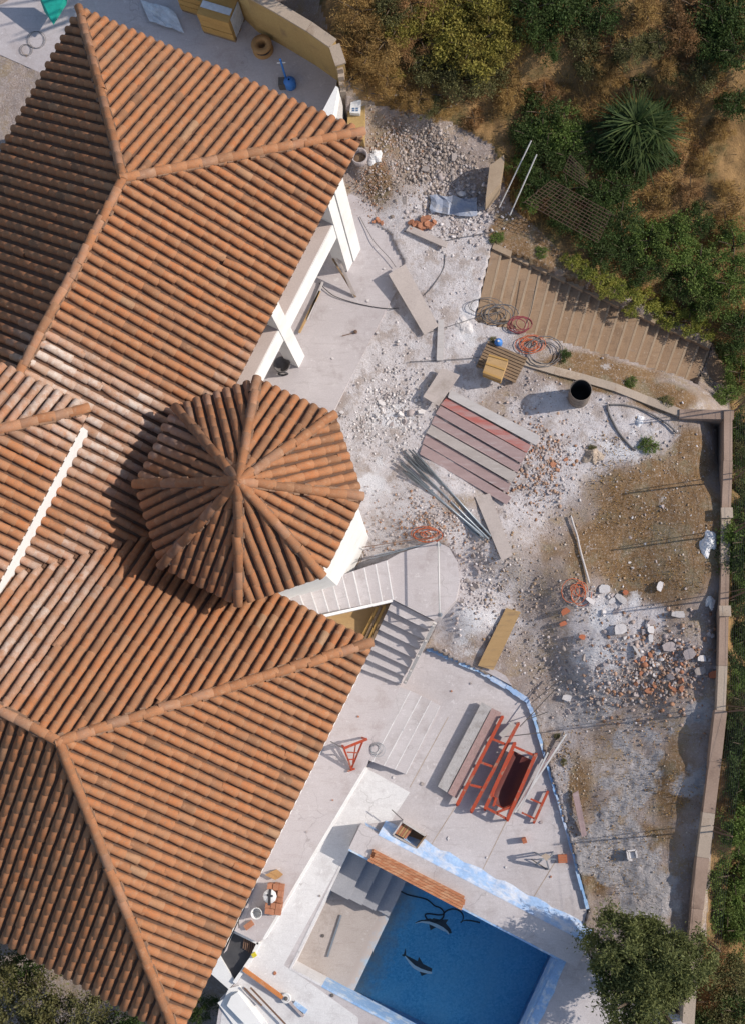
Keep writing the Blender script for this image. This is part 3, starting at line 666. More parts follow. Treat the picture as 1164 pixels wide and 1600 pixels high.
# tower drum
mb = MB(); oc2 = [(TC[0] + 2.12 * math.cos(R_(22.5 + 45 * i)), TC[1] + 2.12 * math.sin(R_(22.5 + 45 * i))) for i in range(8)]
mb.slab([W3(a, b, 6.4) for a, b in oc2], 8.0); mb.build('tower_wall', 'render_white', villa)
# balcony and pillars
PF = -8.56
wallbox(-10.0, PF, 2.0, 9.75, 2.7, 3.58, 'balcony_slab')
mb = MB(); mb.hexa([W3(a, b, 3.583) for a, b in ((-10, 2.05), (PF - .03, 2.05), (PF - .03, 9.7), (-10, 9.7))], [W3(a, b, 3.60) for a, b in ((-10, 2.05), (PF - .03, 2.05), (PF - .03, 9.7), (-10, 9.7))]); mb.build('balcony_floor', 'balcony_tile', villa)
for v0, v1, dz in ((6.33, 6.70, 0), (9.40, 9.72, 0), (9.74, 10.16, .03)):
    wallbox(PF - .40, PF + .02 + dz, v0, v1, -.1, 5.35, 'pillar')
wallbox(-10, PF - .1, 6.40, 6.62, 4.9, 5.3, 'beam'); wallbox(-10, PF - .1, 9.6, 10.0, 4.9, 5.3, 'beam')
wallbox(PF - .36, PF - .06, 2.2, 10.1, 4.95, 5.32, 'eave_beam')
for v0 in (3.0, 4.6, 7.4, 8.4):
    mb = MB(); mb.hexa([W3(a, b, .05) for a, b in ((-9.998, v0), (-9.96, v0), (-9.96, v0 + .8), (-9.998, v0 + .8))], [W3(a, b, 2.1) for a, b in ((-9.998, v0), (-9.96, v0), (-9.96, v0 + .8), (-9.998, v0 + .8))]); mb.build('door', 'wood_dark', villa)
for u0 in (-5.2, -6.9):
    mb = MB(); q = ((u0, -.24), (u0 + 1.0, -.24), (u0 + 1.0, -.2), (u0, -.2)); mb.hexa([W3(a, b, 2.4) for a, b in q], [W3(a, b, 3.9) for a, b in q]); mb.build('window', 'meter_blue', villa)
for v0 in (-2.4, -4.6, -6.8):
    mb = MB(); q = ((-3.349, v0), (-3.31, v0), (-3.31, v0 + 1.1), (-3.349, v0 + 1.1)); mb.hexa([W3(a, b, 2.2) for a, b in q], [W3(a, b, 3.9) for a, b in q]); mb.build('window', 'meter_blue', villa)

# ================================================================ paving, decks
def sheet(name, poly, z, th, mat, label=None, origin=None):
    mb = MB(); mb.slab([Vector((p.x, p.y, z)) for p in poly], th); o = mb.build(name, mat); tag(o, label, kind='structure'); return o
sheet('terrace', [W3(-10.2, .0, 0), W3(-7.16, .0, 0), W3(-7.05, 10.6, 0), W3(-7.5, 11.3, 0), W3(-10.2, 11.6, 0)], .04, .4, 'paving', 'pinkish grey concrete terrace beside the pillars')
sheet('courtyard', [W3(-24, 10.95, 0), W3(-9.4, 10.95, 0), P(524, 150, .4), P(530, 98, .4), P(380, -24, .4), P(200, -130, .4)], .4, .6, 'walk', 'pale concrete yard behind the upper roof')
walk = [W3(-3.5, .2, 0), W3(-3.3, .9, 0), P(605, 1058, Z_WALK), P(625, 1070, Z_WALK), P(604, 1130, Z_WALK), P(571, 1199, Z_WALK), P(500, 1318, Z_WALK), P(412, 1467, Z_WALK), P(404, 1473, Z_WALK), P(362, 1452, Z_WALK), P(350, 1490, Z_WALK), W3(-3.4, -8.4, 0)]
wk = sheet('walkway', walk, Z_WALK, 2.2, 'walk', 'raised concrete walkway along the house')
for a, b in (((571.5, 1199.5), (500.5, 1318.5)), ((500.5, 1318.5), (412.5, 1467.5))):
    A_, B_ = P(*a, Z_WALK + .003), P(*b, Z_WALK + .003); d = (B_ - A_).normalized(); n = Vector((-d.y, d.x, 0)); n = n if n.x > 0 else -n
    mb = MB(); mb.slab([A_ - n * .03, B_ - n * .03, B_ + n * .035, A_ + n * .035], .6); mb.build('sunlit_edge', 'render_white', wk)  # white slab stands in for the sunlit face of the walkway
# deck with the pool cut out of it
def holed(name, outer, hole, z, mat, th=.25):
    me = bpy.data.meshes.new(name); o = [Vector((p.x, p.y, z)) for p in outer]; h = [Vector((p.x, p.y, z)) for p in hole]
    tri = tessellate_polygon([o, h]); v = o + h; fs = []
    for t in tri:
        a, b, c = (v[i] for i in t); fs.append(t if (b - a).cross(c - a).z > 0 else t[::-1])
    k = len(v); v2 = v + [p - Vector((0, 0, th)) for p in v]
    for st, n in ((0, len(o)), (len(o), len(h))):
        for i in range(n): a, b = st + i, st + (i + 1) % n; fs.append((a, b, k + b, k + a))
    me.from_pydata([tuple(p) for p in v2], [], fs); me.materials.append(MATS[mat]); me.update()
    ob = bpy.data.objects.new(name, me); link(ob); return ob
POOL = [W3(PU0, PV0, 0), W3(PU1, PV0, 0), W3(PU1, PV1, 0), W3(PU0, PV1, 0)]
deck = holed('pool_deck', DECK, POOL, Z_DECK, 'deck'); tag(deck, 'light grey concrete deck round the pool', kind='structure')
# whiter strip of screed between the walkway and the pool
ws = [P(572, 1200, Z_DECK), P(640, 1238, Z_DECK), P(612, 1282, Z_DECK), P(560, 1290, Z_DECK), P(541, 1333, Z_DECK), P(444, 1508, Z_DECK), P(480, 1532, Z_DECK), P(560, 1590, Z_DECK), P(560, 1690, Z_DECK), P(340, 1640, Z_DECK), P(350, 1560, Z_DECK), P(376, 1530, Z_DECK), P(404, 1478, Z_DECK), P(500, 1322, Z_DECK)]
sheet('deck_screed', ws, Z_DECK + .004, .004, 'deck_white', 'white screed strip between walkway and pool')
def joint(a, b, w=.02, z=Z_DECK + .003, mat='concrete_old'):
    A_, B_ = P(*a, z), P(*b, z); d = (B_ - A_); s = Vector((-d.y, d.x, 0)).normalized() * w / 2
    mb = MB(); mb.add([A_ - s, B_ - s, B_ + s, A_ + s], [(0, 1, 2, 3)]); o = mb.build('joint', mat, deck)
for a, b in (((710, 1262), (672, 1322)), ((792, 1280), (752, 1362)), ((868, 1345), (829, 1408)), ((700, 1120), (640, 1230))): joint(a, b)

# ================================================================ pool
pool = thing('swimming_pool', W3(1.6, -6.75, -4.0), 'blue mosaic swimming pool partly filled with water below the house', 'pool')
WL = -2.94
def pfl(u):      # floor height along the pool
    if u < .15: return -2.86 - .02 * (u + 1.55)
    if u < 2.2: return -2.894 - (u - .15) * .312
    return -3.5335
fl1, fl2 = [], []
mb = MB(); us = [PU0, -.7, .0]
for a, b in zip(us[:-1], us[1:]): mb.add([W3(a, PV0, pfl(a)), W3(b, PV0, pfl(b)), W3(b, PV1, pfl(b)), W3(a, PV1, pfl(a))], [(0, 1, 2, 3)])
mb.build('shallow_floor', 'pool_floor', pool)
us = [.0, .1, .2, .35, .5, .7, .95, 1.2, 1.6, 2.0, 2.6, 3.6, PU1]; V_, F_, bl = [], [], []
for i, a in enumerate(us):
    for j in range(9):
        V_.append(list(W3(a, PV0 + (PV1 - PV0) * j / 8, pfl(a)) - pool.location)); bl.append(min(1, max(0, (a - .0) / 1.5)))
        if i and j: k = i * 9 + j; F_.append((k - 10, k - 1, k, k - 9))
me = npmesh('deep_floor', np.array(V_), np.array(F_)[:, ::-1], 'pool_mosaic', False, {'blue': np.array(bl)}); link(bpy.data.objects.new('deep_floor', me), pool)
def inner(a, b, z1, name, mat, t=.06, z0=-3.9):
    """lining of one pool side, standing just inside the edge"""
    mid = W3((PU0 + PU1) / 2, (PV0 + PV1) / 2, 0); A_, B_ = W3(*a, 0), W3(*b, 0); d = (B_ - A_).normalized(); n = Vector((-d.y, d.x, 0))
    if (mid - A_).dot(n) < 0: n = -n
    q = [A_, B_, B_ + n * t, A_ + n * t]; mb = MB(); mb.hexa([Vector((p.x, p.y, z0)) for p in q], [Vector((p.x, p.y, z1)) for p in q]); return mb.build(name, mat, pool)
inner((PU0, PV0), (PU0, PV1), Z_DECK + .012, 'lining', 'deck_white')
inner((PU0 + .06, PV0), (-.55, PV0), Z_DECK + .012, 'lining', 'deck_white')
inner((-.55, PV0), (PU1 - .06, PV0), Z_DECK + .014, 'lining', 'blue_pale')
inner((PU1, PV0), (PU1, PV1), Z_DECK + .013, 'lining', 'blue_pale')
NC = -4.2; NH = Z_DECK + .58          # raised north coping
inner((PU0 + .06, PV1), (PU1 - .06, PV1), NH - .004, 'lining', 'blue_pale', .05)
mb = MB(); q = [(-1.5, PV1 - .001), (PU1 + .45, PV1 - .001), (PU1 + .45, NC), (-1.5, NC)]
mb.hexa([W3(a, b, -3.6 if i < 0 else Z_DECK - .1) for i, (a, b) in enumerate(q)], [W3(a, b, NH) for a, b in q]); mb.build('coping', 'deck', pool, label='raised pinkish coping between pool and blue strip')
mb = MB()      # blue waterproofed fillet sloping to the deck
nseg = 26; prev = None
for i in range(nseg + 1):
    u = -.95 + (PU1 + .5 + .95) * i / nseg; w = .36 + .03 * math.sin(i * 1.7) + random.uniform(-.02, .02)
    cur = [W3(u, NC - .02, NH + .006), W3(u, NC + .06, NH - .02 + random.uniform(-.01, .01)), W3(u, NC + w * .55, Z_DECK + .14 + random.uniform(-.02, .02)), W3(u, NC + w, Z_DECK + .006)]
    if prev: mb.add(prev + cur, [(j, j + 4, j + 5, j + 1) for j in range(3)])
    prev = cur
mb.build('blue_strip', 'blue_paint', pool, True)
mb = MB(); prev = None
for i in range(15):
    v = PV1 - .02 + (PV0 - .6 - PV1) * i / 14; w = .26 + random.uniform(-.03, .03)
    cur = [W3(PU1 - .005, v, Z_DECK + .03), W3(PU1 + .12, v, Z_DECK + .035 + random.uniform(0, .01)), W3(PU1 + w, v, Z_DECK + .005)]
    if prev: mb.add(prev + cur, [(j, j + 3, j + 4, j + 1) for j in range(2)])
    prev = cur
mb.build('blue_strip', 'blue_pale', pool, True)
# entry steps in the corner
for i in range(4):
    u0 = PU0 + .06 + .02; u1 = PU0 + .62 + i * .40; z1 = Z_DECK - .22 - i * .22
    u0 = PU0 + .065 if i == 0 else PU0 + .62 + (i - 1) * .40
    mb = MB(); q = [(u0, -6.25), (u1, -6.25), (u1, PV1 - .052), (u0, PV1 - .052)]; mb.hexa([W3(a, b, -3.6) for a, b in q], [W3(a, b, z1) for a, b in q]); mb.build('step', 'pool_grey', pool)
mb = MB(); mb.add([W3(PU0 + .5, PV0 + .05, WL), W3(PU1 - .05, PV0 + .05, WL), W3(PU1 - .05, PV1 - .045, WL), W3(PU0 + .5, PV1 - .045, WL)], [(0, 1, 2, 3)])
o = mb.build('water', 'pool_water'); tag(o, 'clear blue water in the deep end of the pool', kind='structure')
def pf(px, py, dz=.01):
    z = -3.0
    for _ in range(8):
        p = P(px, py, z); z = pfl(UV(p)[0]) + dz
    return P(px, py, z)
def dolphin(spine, side):
    """mosaic of a leaping dolphin set flat on the floor: spine in photo points, nose first"""
    n = len(spine); pts = [pf(*p, .006) for p in spine]
    prof = [.012, .05, .10, .125, .12, .085, .05, .025]
    top, bot, mid = [], [], []
    for i, p in enumerate(pts):
        d = (pts[min(i + 1, n - 1)] - pts[max(i - 1, 0)]); s = Vector((-d.y, d.x, 0)).normalized() * side
        w = prof[i]; top.append(p + s * w); bot.append(p - s * w * .9); mid.append(p - s * w * .15)
    d = (pts[-1] - pts[-2]).normalized(); s = Vector((-d.y, d.x, 0))
    mb = MB()
    for i in range(n - 1): mb.add([top[i], top[i + 1], mid[i + 1], mid[i]], [(0, 1, 2, 3)])
    e = pts[-1]; mb.add([e - d * .03, e + d * .16 + s * .17, e + d * .07, e + d * .16 - s * .17], [(0, 1, 2), (0, 2, 3)])       # tail fluke
    m = (top[3] + top[4]) / 2; dd = (pts[4] - pts[3]).normalized(); ss = Vector((-dd.y, dd.x, 0)) * side
    mb.add([top[3], m + ss * .13 + dd * .12, top[4]], [(0, 1, 2)])                     # dorsal fin
    mb.add([bot[2], bot[2] - ss * .14 + dd * .12, bot[3]], [(0, 1, 2)])               # flipper
    t = mb.build('dolphin_mosaic', 'mosaic_dark', pool)
    mb = MB()
    for i in range(n - 1):
        k = Vector((0, 0, .002)); mb.add([mid[i] + k, mid[i + 1] + k, bot[i + 1] + k, bot[i] + k], [(0, 1, 2, 3)])
    mb.build('belly', 'mosaic_white', t)
def zz6(x, y): return 440 + x / 2.425, 1260 + y / 2.425
dolphin([zz6(*p) for p in ((505, 442), (530, 434), (560, 434), (590, 444), (612, 456), (630, 472), (640, 490), (645, 502))], 1)
dolphin([zz6(*p) for p in ((606, 628), (582, 628), (555, 622), (528, 612), (505, 600), (488, 585), (476, 574), (468, 566))], -1)
def circ(c, r, n=16, e=1, a0=0, a1=360, zf=None):
    return [(c[0] + r * math.cos(R_(a0 + (a1 - a0) * i / n)), c[1] + e * r * math.sin(R_(a0 + (a1 - a0) * i / n))) for i in range(n + 1)]
hp = ([(410, 280), (430, 315), (470, 340), (520, 346), (560, 342), (572, 380)] + circ((578, 408), 38, 14, .8, -90, 200) + circ((648, 420), 40, 14, .8, 180, 420) + [(690, 415), (730, 440), (770, 446)])
hq = [Vector(hp[0])]
for i in range(1, len(hp) - 1): hq.append((Vector(hp[i - 1]) + 2 * Vector(hp[i]) + Vector(hp[i + 1])) / 4)
hq.append(Vector(hp[-1])); h2 = []
for a, b in zip(hq[:-1], hq[1:]): h2 += [a, a.lerp(b, .5)]
h2 = [h2[0]] + [(h2[i - 1] + 2 * h2[i] + h2[i + 1]) / 4 for i in range(1, len(h2) - 1)] + [h2[-1]]
mb = MB(); mb.tube([pf(*zz6(*p), .03) for p in h2], .02, 6)
tag(mb.build('pool_hose', 'rubber', smooth=True), 'black hose lying in loops under the pool water', 'hose')

# ================================================================ blue kerb along the deck edge
kb = thing('deck_kerb', P(830, 1105, Z_DECK), 'low kerb painted pale blue along the garden edge of the deck', 'kerb')
kp = [(667, 1013), (700, 1027), (752, 1050), (798, 1077), (822, 1094), (833, 1118), (845, 1162), (858, 1210), (868, 1242), (893, 1330), (917, 1420)]
for (a, b), w, m in zip(zip(kp[:-1], kp[1:]), [.16, .14, .22, .2, .15, .13, .11, .1, .1, .11], ['blue_pale', 'blue_pale', 'blue_paint', 'blue_paint', 'blue_paint', 'blue_pale', 'blue_pale', 'blue_pale', 'blue_paint', 'blue_pale']):
    mb = MB(); A_, B_ = P(*a, Z_DECK + .05), P(*b, Z_DECK + .05)
    n = 6
    for i in range(n):
        p, q = A_.lerp(B_, i / n), A_.lerp(B_, (i + 1) / n); j = random.uniform(-.012, .012); s = (q - p); s = Vector((-s.y, s.x, 0)).normalized() * j
        mb.bar(p + s, q + s, w * .75 * random.uniform(.7, 1.15), .13 + random.uniform(-.02, .02))
    mb.build('kerb_length', m, kb)
mb = MB(); mb.slab(polyP([(690, 1014), (712, 1012), (790, 1056), (800, 1072), (752, 1046), (700, 1024)], Z_DECK + .16), .4); tag(mb.build('footing', 'paving'), 'pinkish concrete footing strip beside the blue kerb', 'footing')

# ================================================================ concrete stair from the house to the walkway
st = thing('concrete_staircase', P(660, 905, 0), 'pale concrete stair with a rounded landing between house and garden', 'staircase')
def z4(x, y): return 420 + x / 3.4235, 820 + y / 3.4235
T0, T1, B0, B1 = (630, 190), (215, 325), (665, 400), (265, 475)
for i in range(16):
    f0, f1 = i / 7, (i + 1) / 7; z = .165 * (i + 1)
    lp = lambda a, b, t: z4(a[0] + (b[0] - a[0]) * t, a[1] + (b[1] - a[1]) * t)
    if i > 8 : pass
    q = [P(*lp(T0, T1, f0), z), P(*lp(T0, T1, f1), z), P(*lp(B0, B1, f1), z), P(*lp(B0, B1, f0), z)]
    mb = MB(); mb.slab(q, .34); o = mb.build('step', 'deck', st)
    d = (q[1] - q[0]).normalized() * .022; mb = MB(); mb.slab([q[0] - d * .2, q[0] + d, q[3] + d, q[3] - d * .2], .16, .004); mb.build('pale_edge', 'deck_white', o)  # pale strip paints the sunlit riser onto each step edge
mb = MB(); mb.slab(LANDW, 1.9); mb.build('landing', 'paving', st)
rt = [(880, 515), (858, 567), (829, 615), (803, 665), (775, 714), (750, 764), (722, 810), (700, 852)]
lt = [(660, 402), (636, 455), (612, 508), (588, 560), (562, 612), (538, 664), (512, 716), (488, 768)]
for i in range(7):
    z = -.165 * (i + 1); q = [P(*z4(*lt[i]), z), P(*z4(*rt[i]), z), P(*z4(*rt[i + 1]), z), P(*z4(*lt[i + 1]), z)]
    mb = MB(); mb.slab(q, 1.6 + z * .5); mb.build('step', 'deck', st)
# side kerb and balusters of the lower flight
mb = MB(); a, b = P(*z4(888, 525), .10), P(*z4(728, 845), -1.15); mb.bar(a, b, .09, .10); mb.build('side_kerb', 'render_grey', st)
for t in (.05, .3, .55, .8, .98):
    p = a.lerp(b, t); mb = MB(); mb.bar(p + Vector((0, 0, -.3)), p + Vector((0, 0, .16)), .05, .05); mb.build('post_stub', 'render_grey', st)
mb = MB(); a, b = P(*z4(278, 492), 1.30), P(*z4(655, 408), .12); mb.bar(a, b, .07, .12); mb.build('stringer', 'deck_white', st)
# loose pipe propped across the landing as a rail
tr = thing('guard_rail', P(686, 905, 0), 'white pipe rail propped across the rounded stair landing', 'rail')
a, b = P(*z4(905, 90), .62), P(*z4(912, 472), .62)
mb = MB(); mb.tube([a, b], .022, 8); mb.build('pipe', 'pipe_white', tr, True)
for p in (a, b):
    mb = MB(); mb.tube([Vector((p.x, p.y, 0)), p], .018, 6); mb.build('post', 'galvanised', tr)
    mb = MB(); mb.lathe(Vector((p.x, p.y, 0)), [(.06, 0), (.06, .015), (.02, .02)], 10); mb.build('foot', 'galvanised', tr)
# steps from walkway down to the deck
ds = thing('deck_steps', P(650, 1130, Z_DECK), 'four shallow concrete steps from walkway down to the deck', 'steps')
def z5(x, y): return 500 + x / 2.91, 1040 + y / 2.91
ln = [((360, 95), (195, 418)), ((410, 115), (240, 438)), ((460, 138), (290, 456)), ((505, 160), (340, 474)), ((545, 183), (390, 494))]
for i in range(4):
    (a0, a1), (b0, b1) = ln[i], ln[i + 1]; z = Z_WALK - .004 - .1 * i
    mb = MB(); mb.slab([P(*z5(*a0), z), P(*z5(*b0), z), P(*z5(*b1), z), P(*z5(*a1), z)], .55 - .1 * i + .04); o = mb.build('step', 'deck', ds)
    p0, p1 = P(*z5(*b0), z), P(*z5(*b1), z); d = (p0 - P(*z5(*a0), z)).normalized() * .02; mb = MB(); mb.slab([p0 - d, p0 + d * .2, p1 + d * .2, p1 - d], .09, .004); mb.build('pale_edge', 'deck_white', o)  # white strip imitates the light on the risers of these steps
# timber and plywood in the gap between the flights
mb = MB(); mb.slab([P(*z4(x, y), -.9) for x, y in ((240, 480), (645, 420), (530, 660), (480, 640))], .4); tag(mb.build('plywood_floor', 'plank_tan'), 'tan plywood sheet in the gap between the two stair flights', 'plywood')
for i, (a, b) in enumerate((((640, 428), (545, 640)), ((622, 432), (528, 632)), ((600, 436), (512, 622)), ((582, 440), (496, 608)))):
    mb = MB(); mb.bar(P(*z4(*a), -.35 - .05 * i), P(*z4(*b), -.72 - .03 * i), .075, .05); tag(mb.build('timber', ['wood_dark', 'wood_yellow', 'wood_dark', 'wood_yellow'][i]), 'long brown timber leaning in the gap under the stair', 'timber', 'timbers leaning under the stair')

# ================================================================ old garden stair on the right
gs = thing('garden_staircase', P(920, 500, -1), 'wide worn brown stone stair between the hedge and the garden wall', 'staircase')
NS = 22
def rs(t, k):
    (ax, ay), (bx, by) = ((768, 388), (1108, 545)) if k == 0 else ((742, 500), (1078, 622))
    return ax + (bx - ax) * t, ay + (by - ay) * t
for i in range(NS):
    z = .02 - .1 * i; t0_, t1_ = i / NS, (i + 1) / NS
    q = [P(*rs(t0_, 0), z), P(*rs(t1_, 0), z), P(*rs(t1_, 1), z), P(*rs(t0_, 1), z)]
    mb = MB(); mb.slab(q, .5); sp_ = mb.build('step', 'step_old', gs)
    a, b = P(*rs(t1_, 0), z), P(*rs(t1_, 1), z); d = (a - q[0]).normalized() * .05
    mb = MB(); mb.slab([a - d, a + d * .25, b + d * .25, b - d], .06, .006); mb.build('pale_edge', 'step_nosing', sp_)
# stepped wall on the hedge side
hw_ = thing('stair_wall', P(930, 440, -.6), 'low plastered wall between stair and hedge', 'wall')
for i in range(12):
    t0_, t1_ = i / 12, (i + 1) / 12; z = .10 - 2.1 * t0_
    p, q = P(*rs(t0_, 0), z), P(*rs(t1_, 0), z); n = Vector((.37, .93, 0)) * .17
    mb = MB(); mb.slab([p, q, q + n, p + n], 1.0); mb.build('wall_block', 'step_nosing', hw_)
mb = MB(); mb.slab(polyP([(1108, 545), (1134, 572), (1138, 606), (1112, 626), (1078, 622)], -2.18), .4); tag(mb.build('stair_landing', 'step_old'), 'brown stone landing at the foot of the garden stair', 'landing')
# garden retaining wall on the near side of the stair
gw = thing('garden_wall', P(900, 600, -.3), 'rough low wall along the near side of the garden stair', 'wall')
gwp = [(776, 548), (820, 566), (866, 580), (905, 590), (960, 606), (1010, 626), (1062, 646)]
for a, b in zip(gwp[:-1], gwp[1:]):
    mb = MB(); p, q = G(*a, .08), G(*b, .08); d = (q - p).normalized(); n = Vector((-d.y, d.x, 0)) * .11
    mb.slab([p - n, q - n, q + n, p + n], 1.4); mb.build('wall_block', 'concrete_old', gw)
mb = MB(); p, q = G(1060, 648, .12), P(1146, 648, .1); d = (q - p).normalized(); n = Vector((-d.y, d.x, 0)) * .13
mb.slab([p - n, q - n, q + n, p + n], 1.6); mb.build('wall_block', 'wall_top', gw)

# ================================================================ boundary wall and fence, right
bw = thing('boundary_wall', P(1120, 1000, -.5), 'long low boundary wall with a worn pinkish top on the right', 'wall')
bwp = [(1137, 640, .12), (1137, 720, .10), (1134, 800, .06), (1133, 880, .0), (1131, 950, -.05), (1129, 1040, -.12), (1126, 1110, -.2), (1117, 1190, -.5), (1107, 1270, -.75), (1098, 1340, -.9), (1089, 1420, -1.05), (1082, 1490, -1.2), (1075, 1600, -1.3)]
for i, (a, b) in enumerate(zip(bwp[:-1], bwp[1:])):
    w = (6.5 if a[1] < 1110 else 9.0) / 58
    p, q = P(*a), P(*b); d = (q - p); d.z = 0; d.normalize(); n = Vector((-d.y, d.x, 0)) * w * random.uniform(.93, 1.07)
    p = p + d * .006
    mb = MB(); mb.slab([p - n, q - n, q + n, p + n], 2.2); mb.build('wall_block', ['wall_top', 'concrete_old'][i % 3 == 2], bw)
for a in ((1134, 802, .06), (1131, 955, -.05)):
    p = P(*a) + Vector((0, 0, .05)); mb = MB(); mb.box(p, (.15, 0, 0), (0, .14, 0), (0, 0, .07)); mb.build('plinth', 'concrete_old', bw)
fe = thing('wire_fence', P(1150, 1000, -.2), 'thin rusty posts and wires standing on the boundary wall', 'fence')
FP = [(1147, 640, .12), (1145, 748, .08), (1142, 834, .04), (1140, 934, -.04), (1136, 1112, -.2), (1114, 1300, -.65), (1096, 1470, -1.05)]
tops = []
for a in FP:
    p = P(*a) + Vector((.03, 0, 0)); t = p + Vector((.12, .05, 1.75)); tops.append((p, t))
    mb = MB(); mb.tube([p - Vector((0, 0, .3)), t], .022, 6); mb.build('post', 'rust', fe)
    mb = MB(); mb.tube([p + Vector((-.02, .16, -.1)), t + Vector((-.02, .05, -.15))], .013, 5); mb.build('brace', 'rust', fe)
for k in range(9):
    f = .06 + k * .115
    for (p0, t0_), (p1, t1_) in zip(tops[:-1], tops[1:]):
        mb = MB(); mb.tube([p0.lerp(t0_, f), p1.lerp(t1_, f)], .0035, 3); mb.build('wire', 'steel_dark', fe)

# ================================================================ top yard: yellow wall, meter pillar, stores
yw = thing('retaining_wall', P(450, 60, Z_YARD), 'ochre retaining wall with a pale coping behind the upper roof', 'wall')
yp = [(330, -60), (386, -6), (430, 18), (480, 48), (517, 74), (527, 104)]
for a, b in zip(yp[:-1], yp[1:]):
    z = 2.3; p, q = P(*a, z), P(*b, z); d = (q - p).normalized(); n = Vector((-d.y, d.x, 0))
    if n.y < 0: n = -n
    mb = MB(); mb.slab([p, q, q + n * .22, p + n * .22], 2.6); o = mb.build('wall_panel', 'wall_yellow', yw)
    mb = MB(); mb.slab([p - n * .04, q - n * .04, q + n * .26, p + n * .26], -.003, .07); mb.build('coping', 'concrete_old', o)
p, q = P(527, 104, 2.2), P(533, 150, 1.3); n = Vector((.16, .02, 0)); mb = MB()
for i in range(4):
    a, b = p.lerp(q, i / 4), p.lerp(q, (i + 1) / 4); b.z = a.z; mb = MB(); mb.slab([a, b, b + n, a + n], 1.6); mb.build('wall_panel', 'concrete_old', yw)
pw = thing('yard_parapet', P(520, 160, Z_YARD), 'short white parapet by the corner of the upper roof', 'parapet')
mb = MB(); q = [P(525, 134, 2.1), P(529, 137, 2.1), P(520, 186, 2.1), P(503, 176, 2.1)]; mb.slab(q, 2.3); mb.build('parapet_wall', 'render_white', pw)
mb = MB(); mb.slab(polyP([(528, 150), (533, 152), (531, 186), (526, 184)], 1.6), 2.0); mb.build('parapet_end', 'render_grey', pw)
mp = thing('meter_pillar', P(557, 205, .3), 'ochre block pillar carrying a white electricity meter box', 'pillar')
mb = MB(); mb.slab(polyP([(545, 150), (571, 155), (568, 218), (542, 214)], 1.0), 1.1); mb.build('pillar', 'wall_yellow', mp)
mb = MB(); c = P(556, 168, 1.08); mb.box(c, (.14, -.02, 0), (.02, .2, 0), (0, 0, .08)); mbx = mb.build('meter_box', 'white_plastic', mp)
for i, dy in enumerate((-.06, -.12)):
    for dx in (-.055, .045):
        mb = MB(); mb.box(c + Vector((dx, dy - .01, .083)), (.035, 0, 0), (0, .022, 0), (0, 0, .008)); mb.build('meter_window', 'meter_blue', mbx)
def wrapped(px, py, lx, ly, h, rz, lab):
    c = P(px, py, Z_YARD); t = thing('wrapped_pallet', c, lab, 'pallet', 'film wrapped pallets in the top yard', rz)
    mb = MB()
    for k in (-1, 0, 1): mb.box(c + Vector((0, k * ly * .8, .06)), (lx, 0, 0), (0, .06, 0), (0, 0, .06))
    mb.build('pallet', 'wood_dark', t)
    for k in range(3):
        mb = MB(); z0 = .13 + k * h / 3; s = random.uniform(.95, 1); mb.box(c + Vector((0, 0, z0 + h / 6)), (lx * s, 0, 0), (0, ly * s, 0), (0, 0, h / 6 - .008)); mb.build('block_layer', 'wood_yellow', t)
    mb = MB(); mb.box(c + Vector((lx + .012, 0, .13 + h * .5)), (.008, 0, 0), (0, ly * .7, 0), (0, 0, h * .48)); mb.build('film', 'film', t)
    mb = MB(); mb.box(c + Vector((0, -ly * .2, .142 + h)), (lx * .9, 0, 0), (0, ly * .25, 0), (0, 0, .008)); mb.build('film', 'film', t)
wrapped(352, 40, .5, .42, .95, -.35, 'film wrapped pallet of yellow blocks standing nearest the yard drain')
wrapped(318, 6, .5, .42, .8, -.35, 'film wrapped pallet of yellow blocks at the top edge')
rg = thing('cable_reel', P(412, 78, Z_YARD), 'round tan cable reel lying flat in the shaded yard', 'reel')
mb = MB(); c = P(412, 78, Z_YARD); mb.lathe(c, [(.30, 0), (.30, .06), (.18, .06), (.17, .28), (.30, .28), (.30, .34), (.13, .34), (.13, .05), (0.01, .05)], 22); mb.build('reel', 'cardboard', rg, True)
mb = MB(); mb.lathe(c + Vector((0, 0, .1)), [(.24, 0), (.26, .05), (.24, .12)], 18); mb.build('cable', 'rubber', rg, True)
bt = thing('blue_pump', P(455, 135, Z_YARD), 'blue pump with an upright handle by the roof edge', 'pump')
c = P(455, 135, Z_YARD); mb = MB(); mb.lathe(c, [(.13, 0), (.17, .05), (.17, .30), (.10, .40), (.03, .42)], 14); mb.build('tank', 'blue_plastic', bt, True)
mb = MB(); mb.tube([c + Vector((-.1, .1, .0)), c + Vector((-.13, .2, 1.2))], .03, 6); mb.build('handle', 'blue_plastic', bt)
mb = MB(); mb.box(c + Vector((-.22, .02, .15)), (.1, 0, 0), (0, .12, 0), (0, 0, .15)); mb.build('motor', 'steel_dark', bt)
mb = MB(); mb.tube([c + Vector((-.13, .2, 1.0)) + Vector((dx, 0, 0)) for dx in (-.12, .12)], .02, 6); mb.build('grip', 'white_plastic', bt)
tp = [(52, -30), (112, -30), (104, 6), (84, 38), (70, 18)]
mb = MB(); mb.slab([P(x, y, .9 + .5 * (y < 0)) for x, y in tp], .03); tag(mb.build('tarpaulin', 'tarp_teal'), 'turquoise tarpaulin corner at the top left', 'tarpaulin')
for i, (x, y, r) in enumerate(((56, 62, .24), (40, 78, .16))):
    mb = MB()
    for k in range(2): mb.tube([P(a, b, Z_YARD + .02 + .015 * k) for a, b in circ((x + 3 * k, y), r * 55, 22)], .006, 4)
    tag(mb.build('wire_loop', 'steel_dark'), ['large loop of dark wire on the left yard floor', 'small loop of dark wire on the left yard floor'][i], 'wire')
mb = MB(); vv = []
